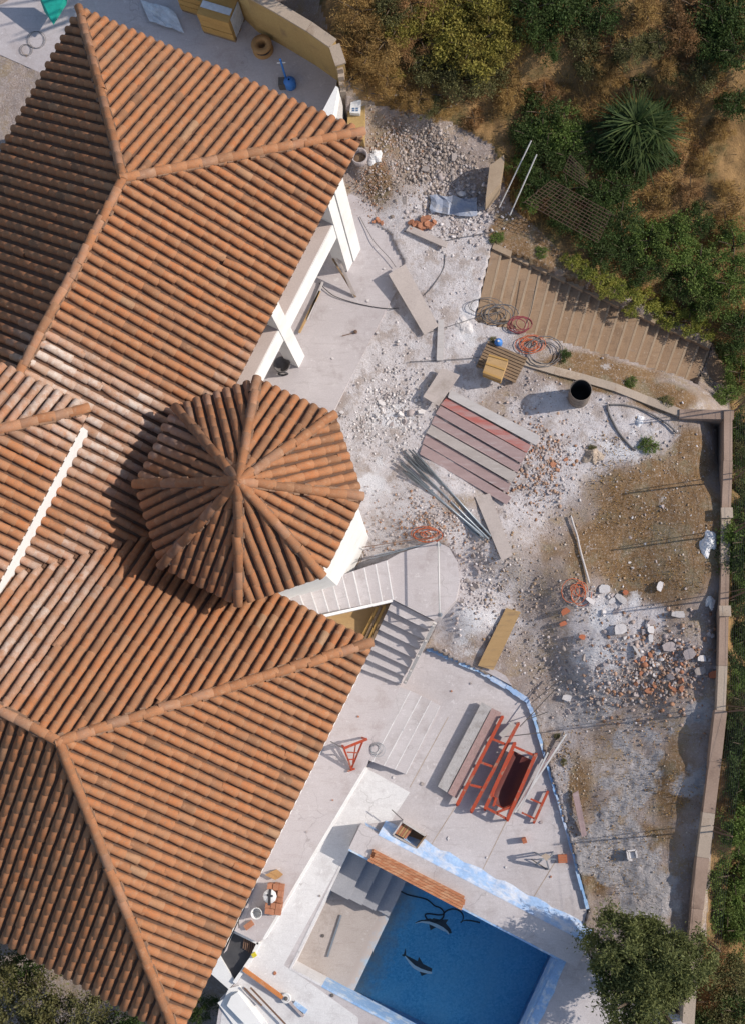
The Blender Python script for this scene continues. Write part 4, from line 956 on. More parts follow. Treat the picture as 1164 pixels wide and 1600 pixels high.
for j in range(6):
    for i in range(7):
        t = P(220 + i * 9 + j * 3, 0 + j * 7 + i * 3, Z_YARD + .05); t.z += random.uniform(0, .12); vv.append(t)
mb.add(vv, [(j * 7 + i, j * 7 + i + 1, (j + 1) * 7 + i + 1, (j + 1) * 7 + i) for j in range(5) for i in range(6)]); tag(mb.build('plastic_sheet', 'film'), 'crumpled clear plastic sheet on the shaded top yard', 'sheet')
pt = thing('flower_pot', G(563, 250), 'empty round concrete planter ring by the roof corner', 'planter')
c = G(563, 250); mb = MB(); mb.lathe(c, [(.20, 0), (.24, .30), (.20, .30), (.18, .08), (.01, .08)], 20); mb.build('pot', 'stone_pink', pt, True)
mb = MB(); mb.lathe(c + Vector((0, 0, .1)), [(.17, 0), (.09, .05), (.01, .06)], 10); mb.build('soil', 'wood_dark', pt, True)

# ================================================================ white stair parapet and shaft, bottom left
def zb(x, y): return 240 + x / 4.477, 1300 + y / 4.477
wp = thing('white_parapet', P(360, 1545, Z_DECK), 'bright white parapet wall stepping down below the roof corner', 'parapet')
mb = MB(); mb.slab([P(*zb(x, y), Z_DECK + .12) for x, y in ((455, 850), (575, 1050), (528, 1100), (385, 975))], 2.4); mb.build('parapet_wall', 'render_white', wp)
mb = MB(); mb.slab([P(*zb(x, y), Z_DECK + .06) for x, y in ((528, 1095), (600, 1075), (800, 1345), (560, 1345), (450, 1195), (497, 1165))], 2.6); mb.build('parapet_wall', 'render_white', wp)
mb = MB(); mb.slab([P(*zb(x, y), Z_DECK + .2) for x, y in ((545, 1150), (590, 1120), (760, 1345), (640, 1345), (515, 1215))], .3); mb.build('parapet_cap', 'render_white', wp)
sh = thing('stair_shaft', P(365, 1490, Z_DECK), 'dark open stair shaft with a steel grating beside the walkway', 'shaft')
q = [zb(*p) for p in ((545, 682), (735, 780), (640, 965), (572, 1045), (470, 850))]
mb = MB(); mb.slab(polyP(q, Z_DECK + .012), .005); mb.build('shaft_dark', 'membrane', sh)  # thin dark sheet in place of the shaded depth of the shaft
mb = MB()
for k in range(7): mb.bar(P(*zb(640 + k * 13, 735 + k * 6.5), Z_DECK + .05), P(*zb(615 + k * 13 + 15, 790 + k * 9 + 25), Z_DECK + .05), .03, .03)
mb.build('grating', 'rust', sh)
for a, b in (((545, 676), (742, 772)), ((742, 772), (690, 880)), ((690, 880), (572, 1050))):
    mb = MB(); mb.bar(P(*zb(*a), Z_DECK + .1), P(*zb(*b), Z_DECK + .1), .10, .22); mb.build('frame', 'render_white', sh)
mb = MB(); mb.tube([P(*zb(594, 590), Z_WALK + .02), P(*zb(600, 672), Z_WALK + .35)], .015, 6); tag(mb.build('iron_rod', 'steel_dark'), 'thin dark rod sticking out under the eave by the shaft', 'rod')
mb = MB(); mb.box(P(*zb(706, 860), Z_DECK + .25), (.05, .03, 0), (-.03, .05, 0), (0, 0, .04)); tag(mb.build('yellow_clamp', 'yellow_mark'), 'small yellow clamp on the edge of the stair shaft', 'clamp')
oh = thing('hoist_arm', P(430, 1550, Z_DECK), 'orange hoist beam with a white pulley lying on the deck', 'hoist')
a, b = P(*zb(632, 958), Z_DECK + .25), P(*zb(905, 1158), Z_DECK + .10)
mb = MB(); mb.bar(a, b, .10, .10); mb.build('beam', 'orange_beam', oh)
c = P(*zb(930, 1162), Z_DECK + .09); mb = MB(); mb.lathe(c, [(.02, .05), (.05, .06), (.09, .02), (.13, .06), (.14, 0), (.13, -.05), (.02, -.05)], 18); mb.build('pulley', 'white_plastic', oh, True)
mb = MB(); mb.bar(c, P(*zb(1050, 1290), Z_DECK + .05), .07, .07); mb.build('arm', 'stone_pink', oh)
mb = MB(); mb.lathe(c + Vector((0, 0, .06)), [(.001, .03), (.05, .02), (.06, 0)], 10); mb.build('axle', 'steel_dark', oh)
mb = MB(); mb.bar(P(*zb(985, 1195), Z_DECK + .05), P(*zb(1070, 1258), Z_DECK + .05), .12, .08); tag(mb.build('blue_offcut', 'blue_pale'), 'pale blue offcut beside the hoist arm', 'offcut')
for i, (a, b) in enumerate((((680, 1088), (925, 1345)), ((636, 1090), (760, 1215)))):
    mb = MB(); mb.bar(P(*zb(*a), Z_DECK + .17), P(*zb(*b), Z_DECK + .15), .045, .03); tag(mb.build('steel_bar', 'rust'), ['long rusty bar lying on the white deck corner', 'shorter rusty bar lying beside the long one on the deck corner'][i], 'bar')

# ================================================================ brick stack, bucket, box by the wall
bs = thing('brick_stack', P(*zb(845, 460), Z_WALK), 'small stack of orange bricks under tools on the walkway', 'brick stack')
c0, c1, c2 = P(*zb(815, 345), Z_WALK), P(*zb(925, 360), Z_WALK), P(*zb(790, 560), Z_WALK)
ex = (c1 - c0); ey = (c2 - c0)
for k in range(4):
    for i in range(3):
        for j in range(5):
            if k == 3 and random.random() < .4: continue
            p = c0 + ex * ((i + .5) / 3) + ey * ((j + .5) / 5) + Vector((random.uniform(-.012, .012), random.uniform(-.012, .012), .045 + k * .088))
            mb = MB(); mb.box(p, ex / 6.6, ey / 10.8, (0, 0, .041)); mb.build('brick', 'brick', bs)
tl = thing('tool_bag', P(*zb(820, 445), Z_WALK + .36), 'white and black tool bag on the brick stack', 'bag')
mb = MB(); c = P(*zb(815, 450), Z_WALK + .42); mb.lathe(c, [(.16, -.06), (.19, .0), (.15, .07), (.05, .10), (.001, .1)], 10); mb.build('bag', 'sack', tl)
mb = MB(); mb.bar(c + Vector((.02, .2, .07)), c + Vector((0, -.22, .1)), .07, .06); mb.bar(c + Vector((-.06, .05, .1)), c + Vector((.1, .02, .1)), .05, .05); mb.build('strap', 'rubber', tl)
bk = thing('bucket', P(*zb(738, 552), Z_WALK), 'white plastic bucket beside the brick stack', 'bucket')
c = P(*zb(735, 558), Z_WALK); mb = MB(); mb.lathe(c, [(.001, 0), (.11, 0), (.145, .30), (.155, .30), (.155, .33), (.14, .33), (.108, .03), (.001, .03)], 20); mb.build('pail', 'white_plastic', bk, True)
mb = MB(); mb.tube([c + Vector((.15 * math.cos(t), .15 * math.sin(t) * .35 - .02, .33 - .12 * math.sin(t))) for t in [math.pi * i / 10 for i in range(11)]], .005, 4); mb.build('handle', 'steel_dark', bk)
mb = MB(); mb.box(P(*zb(670, 652), Z_WALK + .06), Vector((.10, .075, 0)), Vector((-.045, .06, 0)), (0, 0, .055)); tag(mb.build('clay_block', 'brick'), 'single orange brick lying on the walkway below the bucket', 'brick')
cb = thing('cardboard_box', P(*zb(860, 300), Z_WALK), 'flattened brown cardboard box behind the brick stack', 'box')
mb = MB(); mb.slab([P(*zb(x, y), Z_WALK + .12) for x, y in ((812, 282), (860, 264), (905, 300), (880, 322))], .11); mb.build('box_body', 'cardboard', cb)
mb = MB(); mb.slab([P(*zb(x, y), Z_WALK + .16) for x, y in ((780, 300), (815, 286), (880, 324), (850, 335))], .012); mb.build('flap', 'cardboard', cb)

# ================================================================ building materials in the garden
def plank(name, quad, z, th, mat, label, cat='plank', group=None, ground=False, tilt=0, follow=False):
    q = [G(x, y, z) if ground else P(x, y, z) for x, y in quad]
    if ground:
        zm = sum(p.z for p in q) / 4
        q = [P(x, y, zm) for x, y in quad]
        if tilt: q[0].z += tilt; q[1].z += tilt
    if follow:      # lies on the slope: each end at its own ground height
        for i0, i1 in ((0, 1), (2, 3)):
            zz = (G(*quad[i0], z).z + G(*quad[i1], z).z) / 2; q[i0], q[i1] = P(*quad[i0], zz), P(*quad[i1], zz)
    mb = MB(); mb.slab(q, th); o = mb.build(name, mat, origin=sum(q, Vector()) / 4)
    # lay the grain along the plank
    return tag(o, label, cat, group)
def zq(ox, oy, s): return lambda pts: [(ox + x / s, oy + y / s) for x, y in pts]
za = zq(600, 560, 3.88); ze_ = zq(360, 300, 2.91); zc = zq(820, 1160, 3.384)
PL = [([(400, 190), (945, 470), (920, 527), (385, 236)], 'plank_pale', 'pale grey formwork plank, topmost of the row of seven'),
      ([(377, 238), (887, 527), (862, 572), (342, 279)], 'plank_red', 'bright red stained formwork plank, second of the row of seven'),
      ([(340, 287), (858, 575), (832, 637), (311, 335)], 'plank_pink', 'pinkish formwork plank right below the red one'),
      ([(306, 346), (828, 642), (805, 691), (286, 396)], 'plank_pink', 'pinkish formwork plank in the middle of the row of seven'),
      ([(284, 403), (803, 698), (771, 752), (256, 451)], 'plank_grey', 'grey formwork plank, third from the lower end of the row'),
      ([(254, 457), (766, 758), (745, 815), (233, 515)], 'plank_pink', 'reddish formwork plank second from the poles'),
      ([(234, 523), (770, 842), (741, 886), (215, 580)], 'plank_pink', 'pinkish grey formwork plank nearest the steel poles')]
for i, (q, m, lab) in enumerate(PL): plank('formwork_plank', za(q), .10 + random.uniform(-.02, .02) + (.05 if i == 0 else 0), .05, m, lab, 'plank', 'formwork planks laid side by side', True)
for i, (q, rz_) in enumerate((((330, 300), 0), ((740, 560), 0))):
    pass
for i, (a, b) in enumerate((((440, 250), (270, 590)), ((840, 500), (680, 800)))):
    mb = MB(); mb.bar(G(*za([a])[0], -.03), G(*za([b])[0], -.03), .09, .06); tag(mb.build('bearer', 'wood_dark'), ['dark bearer timber under the left ends of the planks', 'dark bearer timber under the right ends of the planks'][i], 'timber')
plank('board', ze_([(720, 385), (795, 340), (945, 608), (880, 650)]), .10, .045, 'board_beige', 'long beige board lying from terrace edge onto the rubble', 'board', ground=True, tilt=.22)
plank('board', ze_([(943, 580), (970, 580), (966, 766), (936, 765)]), .10, .05, 'plank_pale', 'narrow pale board next to the long beige board', 'board', ground=True)
plank('board', ze_([(960, 800), (1042, 832), (945, 972), (875, 930)]), .22, .05, 'board_beige', 'short beige board overlapping the corner of the plank row', 'board', ground=True)
plank('board', za([(550, 840), (640, 818), (778, 1190), (712, 1228)]), .14, .045, 'board_beige', 'beige board propped over the lower ends of the poles', 'board', ground=True)
plank('board', [(790, 950), (813, 956), (770, 1047), (746, 1040)], .14, .05, 'plank_tan', 'tan wooden board lying on rubble above the blue kerb', 'board', ground=True, follow=True)
plank('board', zc([(250, 272), (280, 255), (326, 490), (300, 502)]), .16, .06, 'plank_pink', 'narrow brownish board standing alone in the lower garden', 'board', ground=True)
plank('board', [(634, 360), (640, 352), (699, 378), (696, 387)], .14, .05, 'board_beige', 'beige plank end under the heap of bricks', 'board', ground=True)
starts = [(120, 565), (148, 556), (172, 560), (196, 580), (118, 600), (102, 648), (112, 684), (130, 660), (150, 620), (175, 600), (100, 630), (140, 700)]
ends = [(640, 1072), (628, 1058), (645, 1082), (612, 1040), (610, 1095), (602, 1090), (598, 1104), (588, 1070), (632, 1100), (570, 1000), (560, 1060), (600, 1080)]
for i, (a, b) in enumerate(zip(starts, ends)):
    h = .06 + .045 * (i % 3); mb = MB(); p, q = G(*za([a])[0], h), G(*za([b])[0], h); mb.tube([p, q], .024, 8)
    o = mb.build('steel_pole', 'galvanised', smooth=True, origin=p); tag(o, 'galvanised steel pole in the bundle beside the formwork planks', 'pole', 'bundle of galvanised steel poles')
# pallet and box
pa = thing('wooden_pallet', G(785, 572), 'weathered slatted wooden pallet under the tan box', 'pallet')
def z6(x, y): return 720 + x / 2.622, 300 + y / 2.622
A_, B_, D_ = G(*z6(108, 622)), G(*z6(268, 690)), G(*z6(62, 716)); zb_ = max(A_.z, B_.z, D_.z); A_.z = B_.z = D_.z = zb_
for k in range(9):
    p = A_.lerp(D_, k / 8 * .98); mb = MB(); mb.bar(p + Vector((0, 0, .14)), p + (B_ - A_) + Vector((0, 0, .14)), .065, .025); mb.build('slat', 'wood_dark', pa)
for f in (.05, .5, .95):
    mb = MB(); p = A_ + (B_ - A_) * f; mb.bar(p + Vector((0, 0, .06)), p + (D_ - A_) + Vector((0, 0, .06)), .09, .12); mb.build('bearer', 'wood_dark', pa)
bx = thing('tan_box', G(775, 580, .15), 'tan wooden box standing on the slatted pallet', 'box')
q = [G(*z6(x, y)) for x, y in ((112, 690), (190, 712), (162, 792), (88, 762))]
for p in q: p.z = zb_ + .16
mb = MB(); mb.hexa(q, [p + Vector((0, 0, .42)) for p in q]); mb.build('box_body', 'plank_tan', bx)
for f in (.03, .5, .97):
    a, b = q[0].lerp(q[3], f), q[1].lerp(q[2], f); k = Vector((0, 0, .432)); mb = MB(); mb.bar(a + k, b + k, .05, .022); mb.build('batten', 'wood_yellow', bx)
mb = MB(); mb.bar(q[3] + Vector((0, -.013, .1)), q[2] + Vector((0, -.013, .1)), .02, .08); mb.build('batten', 'wood_yellow', bx)
dr = thing('oil_drum', G(903, 622), 'open rusty metal drum standing on the dusty ground', 'drum')
c = G(903, 622); mb = MB(); mb.lathe(c, [(.285, 0), (.285, .28), (.297, .295), (.285, .31), (.285, .58), (.297, .595), (.285, .61), (.285, .86), (.298, .87), (.298, .89), (.28, .89)], 28); mb.build('shell', 'drum_skin', dr, True)
mb = MB(); mb.lathe(c, [(.28, .888), (.275, .84), (.272, .10), (.001, .09)], 28); mb.build('inside', 'drum_inside', dr, True)
# hoses and nets by the pallet
def coil(name, mat, px, py, r, loops, label, e=.75, rad=.014, jit=.18, cat='hose'):
    pts = []
    for i in range(loops * 14 + 1):
        t = i / 14 * 2 * math.pi; rr = r * (1 + jit * math.sin(t * .37 + px) + .12 * math.sin(t * 1.3)); ox = 6 * math.sin(i * .11 + py)
        pts.append(G(px + ox + rr * math.cos(t), py + rr * e * math.sin(t), .03 + .05 * abs(math.sin(i * .23)) + .006 * i / 14))
    mb = MB(); mb.tube(pts, rad, 5); return tag(mb.build(name, mat, smooth=True), label, cat)
coil('hose_coil', 'hose_red', 812, 508, 15, 5, 'dark red hose coil above the slatted pallet')
coil('hose_coil', 'hose_grey', 778, 492, 20, 4, 'grey cable coil at the left of the red hose', .7)
coil('hose_coil', 'hose_grey', 845, 552, 26, 3, 'black hose loops at the right of the orange net', .8)
coil('orange_net', 'net_orange', 826, 540, 15, 7, 'tangled orange net between pallet and stair', .7, .010, .4, 'net')
coil('cable_loop', 'hose_grey', 760, 480, 24, 2, 'loose pale cable loop on the dust left of the coils', .5, .009)
bj = thing('blue_canister', G(778, 538), 'small blue canister beside the pallet', 'canister')
c = G(778, 538); mb = MB(); mb.lathe(c, [(.001, .0), (.10, 0), (.11, .03), (.11, .24), (.07, .30), (.03, .31), (.001, .31)], 12); mb.build('can', 'blue_plastic', bj, True)
mb = MB(); mb.lathe(c + Vector((0, 0, .31)), [(.03, 0), (.03, .04), (.001, .04)], 8); mb.build('cap', 'white_plastic', bj)
def line(name, mat, pts, rad, label, cat, h=.03):
    q = [G(x, y, h) for x, y in pts]
    r = []
    for i in range(len(q) - 1):            # smooth the polyline
        p0, p1, p2, p3 = q[max(i - 1, 0)], q[i], q[i + 1], q[min(i + 2, len(q) - 1)]
        for k in range(5):
            t = k / 5; r.append(.5 * ((2 * p1) + (p2 - p0) * t + (2 * p0 - 5 * p1 + 4 * p2 - p3) * t * t + (3 * p1 - p0 - 3 * p2 + p3) * t ** 3))
    r.append(q[-1]); mb = MB(); mb.tube(r, rad, 6); return tag(mb.build(name, mat, smooth=True), label, cat)
z2 = zq(820, 600, 3.384)
line('black_pipe', 'hose_grey', z2([(435, 110), (440, 150), (465, 205), (500, 265), (560, 335), (585, 350)]), .03, 'black pipe curving down from the drum to the weeds', 'pipe')
line('black_pipe', 'hose_grey', z2([(440, 112), (520, 112), (610, 135), (700, 180), (765, 225), (800, 262)]), .025, 'black pipe arching right from the drum over pale dust', 'pipe')
line('white_pipe', 'plank_pale', z2([(240, 700), (255, 750), (272, 800), (285, 860), (300, 920), (320, 990), (338, 1055)]), .028, 'bent white pipe lying on the brown earth', 'pipe', .08)
line('cable', 'rubber', ze_([(405, 415), (440, 450), (480, 478), (560, 505), (650, 525), (720, 533), (765, 530)]), .012, 'black cable curving over the terrace floor', 'cable', .05)
line('cable', 'hose_grey', ze_([(590, 115), (620, 170), (660, 235), (720, 300), (752, 345)]), .009, 'thin grey cable running down the terrace top', 'cable', .05)
line('cable', 'hose_grey', ze_([(975, 285), (970, 340), (945, 390), (910, 440), (880, 470)]), .012, 'grey cable across the dust right of the long board', 'cable')
line('cable', 'rubber', [(840, 430), (832, 470), (826, 495), (815, 520)], .010, 'black cable crossing the old garden stair', 'cable', .06)
line('cable', 'hose_grey', [(535, 118), (560, 140), (600, 150), (640, 148), (690, 150)], .012, 'grey cable hanging along the top of the rubble', 'cable', .05)
# rebar and net near the stair landing
for i, (a, b) in enumerate((((545, 182), (890, 92)), ((520, 190), (880, 100)), ((500, 120), (860, 70)), ((560, 165), (840, 105)), ((480, 205), (760, 120)))):
    mb = MB(); p, q = P(*z4(*a), .25 + .02 * i), G(*z4(*b), .12); mb.tube([p, q], .011, 5); tag(mb.build('reinforcing_bar', ['galvanised', 'steel_dark', 'rust', 'galvanised', 'hose_grey'][i], origin=p), 'thin steel bar lying along the upper stair flight', 'bar', 'steel bars along the upper stair flight')
coil('orange_net', 'net_orange', 664, 836, 17, 6, 'orange net scraps at the head of the stair landing', .5, .009, .5, 'net')
coil('wire_tangle', 'wood_dark', 553, 872, 8, 6, 'brown wire tangle against the tower foot', 1.2, .009, .5, 'wire')
z3 = zq(780, 860, 3.031)
for i, (a, b) in enumerate((((95, 835), (312, 605)), ((150, 722), (287, 610)), ((70, 877), (242, 857)), ((125, 802), (228, 764)))):
    mb = MB(); p, q = P(*z3([a])[0], Z_DECK + .3), G(*z3([b])[0], .2); mb.tube([p, q], .014, 5); tag(mb.build('rusty_rod', 'steel_dark', origin=p), ['longest dark rod sticking out over the kerb corner', 'short dark rod lying above the kerb corner', 'flat lying dark rod crossing the kerb', 'short dark rod crossing the kerb by the red frames'][i], 'rod')

# ================================================================ formwork, frames and small things on the deck
def D(x, y, h=0.0): return P(*z5(x, y), Z_DECK + h)
def stack(quad, h0, th, n, mat, label, group=None):
    """thick scaffold decking: n boards on top of each other, on two cross timbers"""
    t = thing('deck_plank', D(quad[0][0], quad[0][1]), label, 'plank', group)
    for k in range(n):
        q = [D(x, y, h0 + (k + 1) * th / n - .004) + Vector((random.uniform(-.01, .01), random.uniform(-.01, .01), 0)) for x, y in quad]; mb = MB(); mb.slab(q, th / n - .008); mb.build('board', mat, t)
    for f in (.12, .88):
        a, b = Vector(quad[0]).lerp(Vector(quad[3]), f), Vector(quad[1]).lerp(Vector(quad[2]), f)
        mb = MB(); mb.bar(D(a.x, a.y, h0 / 2), D(b.x, b.y, h0 / 2), .09, h0 - .01); mb.build('bearer', 'wood_dark', t)
    return t
surf('grating_grey', (.36, .34, .335), (.42, .40, .395), 20, .8, .6, 45, (.28, .255, .245), 6, (.5, .68))
surf('grating_red', (.33, .21, .195), (.38, .265, .25), 20, .8, .6, 45, (.27, .19, .175), 6, (.5, .68))
stack([(733, 166), (776, 190), (576, 577), (534, 548)], .10, .14, 2, 'grating_grey', 'grey speckled scaffold plank stack, left of the pair on the deck')
stack([(780, 193), (822, 214), (618, 604), (579, 581)], .09, .13, 2, 'grating_red', 'reddish speckled scaffold plank stack beside the grey one')
def frame(label, rails, rungs, h, w=.095, base_pt=None, name='formwork_trestle'):
    t = thing(name, D(*rails[0][0]), label, 'steel frame')
    for a, b in rails:
        mb = MB(); mb.bar(D(*a, h), D(*b, h), w, w); mb.build('rail', 'red_steel', t)
    for a, b in rungs:
        mb = MB(); mb.bar(D(*a, h - .01), D(*b, h - .01), w * .7, w * .7); mb.build('rung', 'red_steel', t)
    for a, b in rails:
        for p in (a, b):
            mb = MB(); c = D(*p, 0); mb.bar(Vector((c.x, c.y, Z_DECK)), Vector((c.x, c.y, Z_DECK + h - w / 2)), w * .6, w * .6); mb.build('leg', 'red_steel', t)
    return t
frame('red steel ladder frame beside the speckled planks', [((828, 232), (622, 632)), ((900, 262), (686, 664))], [((782, 334), (838, 356)), ((730, 440), (790, 462)), ((680, 542), (740, 556))], .26)
mb = MB(); mb.bar(D(880, 262, .32), D(820, 322, .32), .16, .015); tag(mb.build('steel_offcut', 'plank_grey'), 'grey metal offcut lying across the red ladder frame', 'offcut')
fb = frame('red steel trestle frame holding the dark tub', [((884, 352), (748, 652)), ((980, 402), (850, 700))], [((752, 645), (852, 700)), ((786, 640), (800, 600)), ((870, 642), (800, 668)), ((876, 366), (976, 410))], .36)
tb = thing('mortar_tub', D(870, 520, 0), 'dark red rounded trough lying inside the red trestle frame', 'tub')
mb = MB(); sec = 12; ax0, ax1 = D(925, 412, .33), D(812, 640, .33); dd = (ax1 - ax0); dn = dd.normalized(); sn = Vector((-dn.y, dn.x, 0)); wd = .31
vv = []; rows = 9
for i in range(rows):
    f = i / (rows - 1); r = wd * (1 if f < .75 else math.sqrt(max(.02, 1 - ((f - .75) / .27) ** 2)))
    for j in range(sec + 1):
        t = math.pi * j / sec; vv.append(ax0 + dd * f + sn * (r * math.cos(t)) - Vector((0, 0, .30 * math.sin(t) * (r / wd))))
m_ = sec + 1
mb.add(vv, [(i * m_ + j, i * m_ + j + 1, (i + 1) * m_ + j + 1, (i + 1) * m_ + j) for i in range(rows - 1) for j in range(sec)]); mb.build('trough', 'tub_red', tb, True)
rim = [vv[i * m_] for i in range(rows)] + [vv[i * m_ + sec] for i in range(rows - 1, -1, -1)]
mb = MB(); mb.tube(rim, .018, 5); mb.build('rim', 'red_steel', tb)
for i, (a, b, m) in enumerate((((1118, 312), (885, 668), 'pipe_white'), ((1062, 380), (892, 645), 'plank_pink'), ((1010, 425), (868, 684), 'plank_pale'), ((1035, 395), (905, 660), 'pipe_white'))):
    mb = MB(); p, q = D(*a, .30), D(*b, .06); mb.bar(p, q, .045, .04); tag(mb.build('batten', m, origin=p), ['longest white batten leaning at the right of the red frames', 'pinkish batten second from the red trestle', 'pale batten right against the red trestle', 'short white batten between the others by the trestle'][i], 'batten')
frame('small red steel bracket lying right of the battens', [((1034, 572), (970, 714))], [((955, 606), (1010, 630)), ((915, 668), (978, 698))], .14, .07)
# red sawhorse on the walkway
def z7(x, y): return 360 + x / 4.85, 1000 + y / 4.85
sw = thing('sawhorse', P(*z7(930, 870), Z_WALK), 'red steel sawhorse on the walkway by the steps', 'sawhorse')
def SWp(x, y, h): return P(*z7(x, y), Z_WALK + h)
for a, b, w in (((SWp(860, 822, .55)), SWp(1038, 750, .55), .075), (SWp(862, 825, .52), SWp(922, 985, .05), .05), (SWp(1000, 775, .52), SWp(918, 975, .05), .05), (SWp(950, 790, .5), SWp(930, 930, .2), .035), (SWp(885, 850, .45), SWp(965, 855, .42), .035), (SWp(900, 905, .3), SWp(945, 905, .3), .035), (SWp(1030, 752, .52), SWp(1000, 740, .02), .05), (SWp(866, 820, .52), SWp(850, 800, .02), .05), (SWp(890, 995, .05), SWp(945, 975, .05), .05)):
    mb = MB(); mb.bar(a, b, w, w); mb.build('bar', 'red_steel', sw)
mb = MB(); mb.tube([SWp(760, 768, .5), SWp(870, 828, .57)], .012, 5); tag(mb.build('iron_rod', 'steel_dark'), 'thin dark rod sticking out from the eave to the sawhorse', 'rod')
mb = MB()
for k in range(4): mb.tube([P(a, b, Z_WALK + .01 + .012 * k) for a, b in circ((585 + 2 * k, 1169 + 3 * (k % 2)), 7 + 1.2 * k, 14)], .006, 4)
tag(mb.build('wire_coil', 'galvanised'), 'small coil of grey wire on the deck steps', 'wire')
# open wooden box over the skimmer
hb = thing('skimmer_box', D(405, 770), 'open wooden box half filled with bricks at the end of the blue strip', 'box')
q = [(375, 706), (480, 772), (440, 826), (333, 768)]
for i in range(4):
    a, b = D(*q[i], .22), D(*q[(i + 1) % 4], .22); mb = MB(); mb.bar(a, b, .04, .46); mb.build('side', ['plank_pale', 'wood_dark', 'plank_grey', 'plank_pale'][i], hb)
mb = MB(); mb.slab([D(x, y, .06) for x, y in q], .05); mb.build('bottom', 'wood_dark', hb)
for k in range(5):
    mb = MB(); f = .08 + k * .085; a = Vector(q[0]).lerp(Vector(q[1]), f); b = Vector(q[3]).lerp(Vector(q[2]), f)
    a2 = a.lerp(b, .1); b2 = a.lerp(b, .88); mb.bar(D(a2.x, a2.y, .30), D(b2.x, b2.y, .30), .075, .09); mb.build('brick', 'plank_tan' if k % 2 else 'brick', hb)
mb = MB(); mb.tube([D(325, 655, .5), D(376, 702, .45)], .014, 5); tag(mb.build('iron_rod', 'steel_dark'), 'dark rod lying across the corner of the skimmer box', 'rod')
# blue sheet in the shade left of the box
mb = MB(); vv = []
for i in range(9):
    for j in range(4):
        p = D(205 + i * 16 + j * 4, 712 + i * 9 + j * 14, .03 + random.uniform(0, .10)); vv.append(p)
mb.add(vv, [(i * 4 + j, (i + 1) * 4 + j, (i + 1) * 4 + j + 1, i * 4 + j + 1) for i in range(8) for j in range(3)]); tag(mb.build('membrane_sheet', 'blue_paint', smooth=True), 'crumpled blue membrane sheet in the shade of the skimmer box', 'sheet')
def hollow(px, py, rz, label, L=.24, Wd=.16, H=.14):
    c = P(px, py, Z_DECK); t = thing('hollow_block', c, label, 'block'); ex_ = Vector((math.cos(rz), math.sin(rz), 0)) * L / 2; ey_ = Vector((-math.sin(rz), math.cos(rz), 0)) * Wd / 2
    mb = MB(); mb.box(c + Vector((0, 0, H / 2)), ex_, ey_, (0, 0, H / 2)); mb.build('block', 'clay_red', t)
    for s in (-1, 0, 1):
        mb = MB(); mb.box(c + ey_ * (s * .6) + Vector((0, 0, H + .004)), ex_ * .97, ey_ * .08, (0, 0, .008)); mb.build('rib', 'brick', t)
hollow(*z5(926, 792), .3, 'small orange clay block casting a long shadow near the red bracket', .12, .14, .28)
hollow(*z5(1100, 876), .05, 'red ribbed clay block lying by the kerb near the stand', .24, .22, .14)
sd_ = thing('work_stand', P(*z5(1035, 875), Z_DECK), 'grey folding work stand with crossed legs on the deck', 'stand')
mb = MB(); mb.slab([D(x, y, .62) for x, y in ((1002, 866), (1024, 854), (1048, 868), (1028, 888))], .03); mb.build('top', 'concrete_old', sd_)
for a, b in (((1004, 864), (975, 850)), ((1046, 868), (1060, 848)), ((1028, 888), (1038, 925)), ((1010, 880), (980, 905))):
    mb = MB(); mb.bar(D(*a, .60), D(*b, .01), .04, .04); mb.build('leg', 'galvanised', sd_)
mb = MB(); mb.bar(D(992, 878, .25), D(1070, 880, .25), .03, .03); mb.build('crossbar', 'galvanised', sd_)
mb = MB(); mb.tube([D(958, 880, .12), D(1032, 928, .02)], .016, 6); tag(mb.build('iron_rod', 'steel_dark'), 'dark rod lying in front of the work stand', 'rod')
# timber stack on the pool edge
tq = [zz6(*p) for p in ((356, 166), (696, 342), (684, 396), (336, 212))]
for k in range(5):
    for l in range(2):
        f0, f1 = k / 5 + .004 + random.uniform(0, .02), (k + 1) / 5 - .004; z = NH + .06 + l * .07
        sh_ = random.uniform(-.035, .045)
        a, b, c, d = (Vector(p) for p in tq); ad, bc = d - a, c - b; ab_ = (b - a)
        qd = [a + ad * f0 + ab_ * sh_, b + bc * f0 + ab_ * sh_ * .6, b + bc * f1 + ab_ * sh_ * .6, a + ad * f1 + ab_ * sh_]
        mb = MB(); q = [P(p.x, p.y, z + random.uniform(-.008, .008)) for p in qd]; mb.slab(q, .06); tag(mb.build('timber', 'wood_timber', origin=q[0]), ('orange brown timber in the upper layer on the pool edge' if l else 'orange brown timber in the lower layer on the pool edge'), 'timber', 'timber stack on the pool edge')
for i, f in enumerate((.05, .5, .93)):
    a, b, c, d = (Vector(p) for p in tq); p = a.lerp(b, f); q = d.lerp(c, f); mb = MB(); mb.bar(P(p.x, p.y, NH + .0), P(q.x, q.y, NH + .0), .08, .03)
mb = MB(); mb.bar(pf(*zz6(226, 412), .03), pf(*zz6(174, 570), .03), .05, .04); tag(mb.build('metal_bar', 'galvanised'), 'grey metal bar lying on the dry shallow pool floor', 'bar')
for i, (x, y) in enumerate(((157, 490), (95, 612), (192, 716))):
    mb = MB(); p = pf(*zz6(x, y), 0) if i < 2 else P(*zz6(x, y), Z_DECK); mb.lathe(p, [(.05, .005), (.045, .03), (.02, .035), (.001, .035)], 10); tag(mb.build('pool_nozzle', 'steel_dark'), ['small dark nozzle in the shallow pool floor near the bar', 'small dark nozzle in the corner of the shallow floor', 'small dark cap on the deck below the pool'][i], 'nozzle')
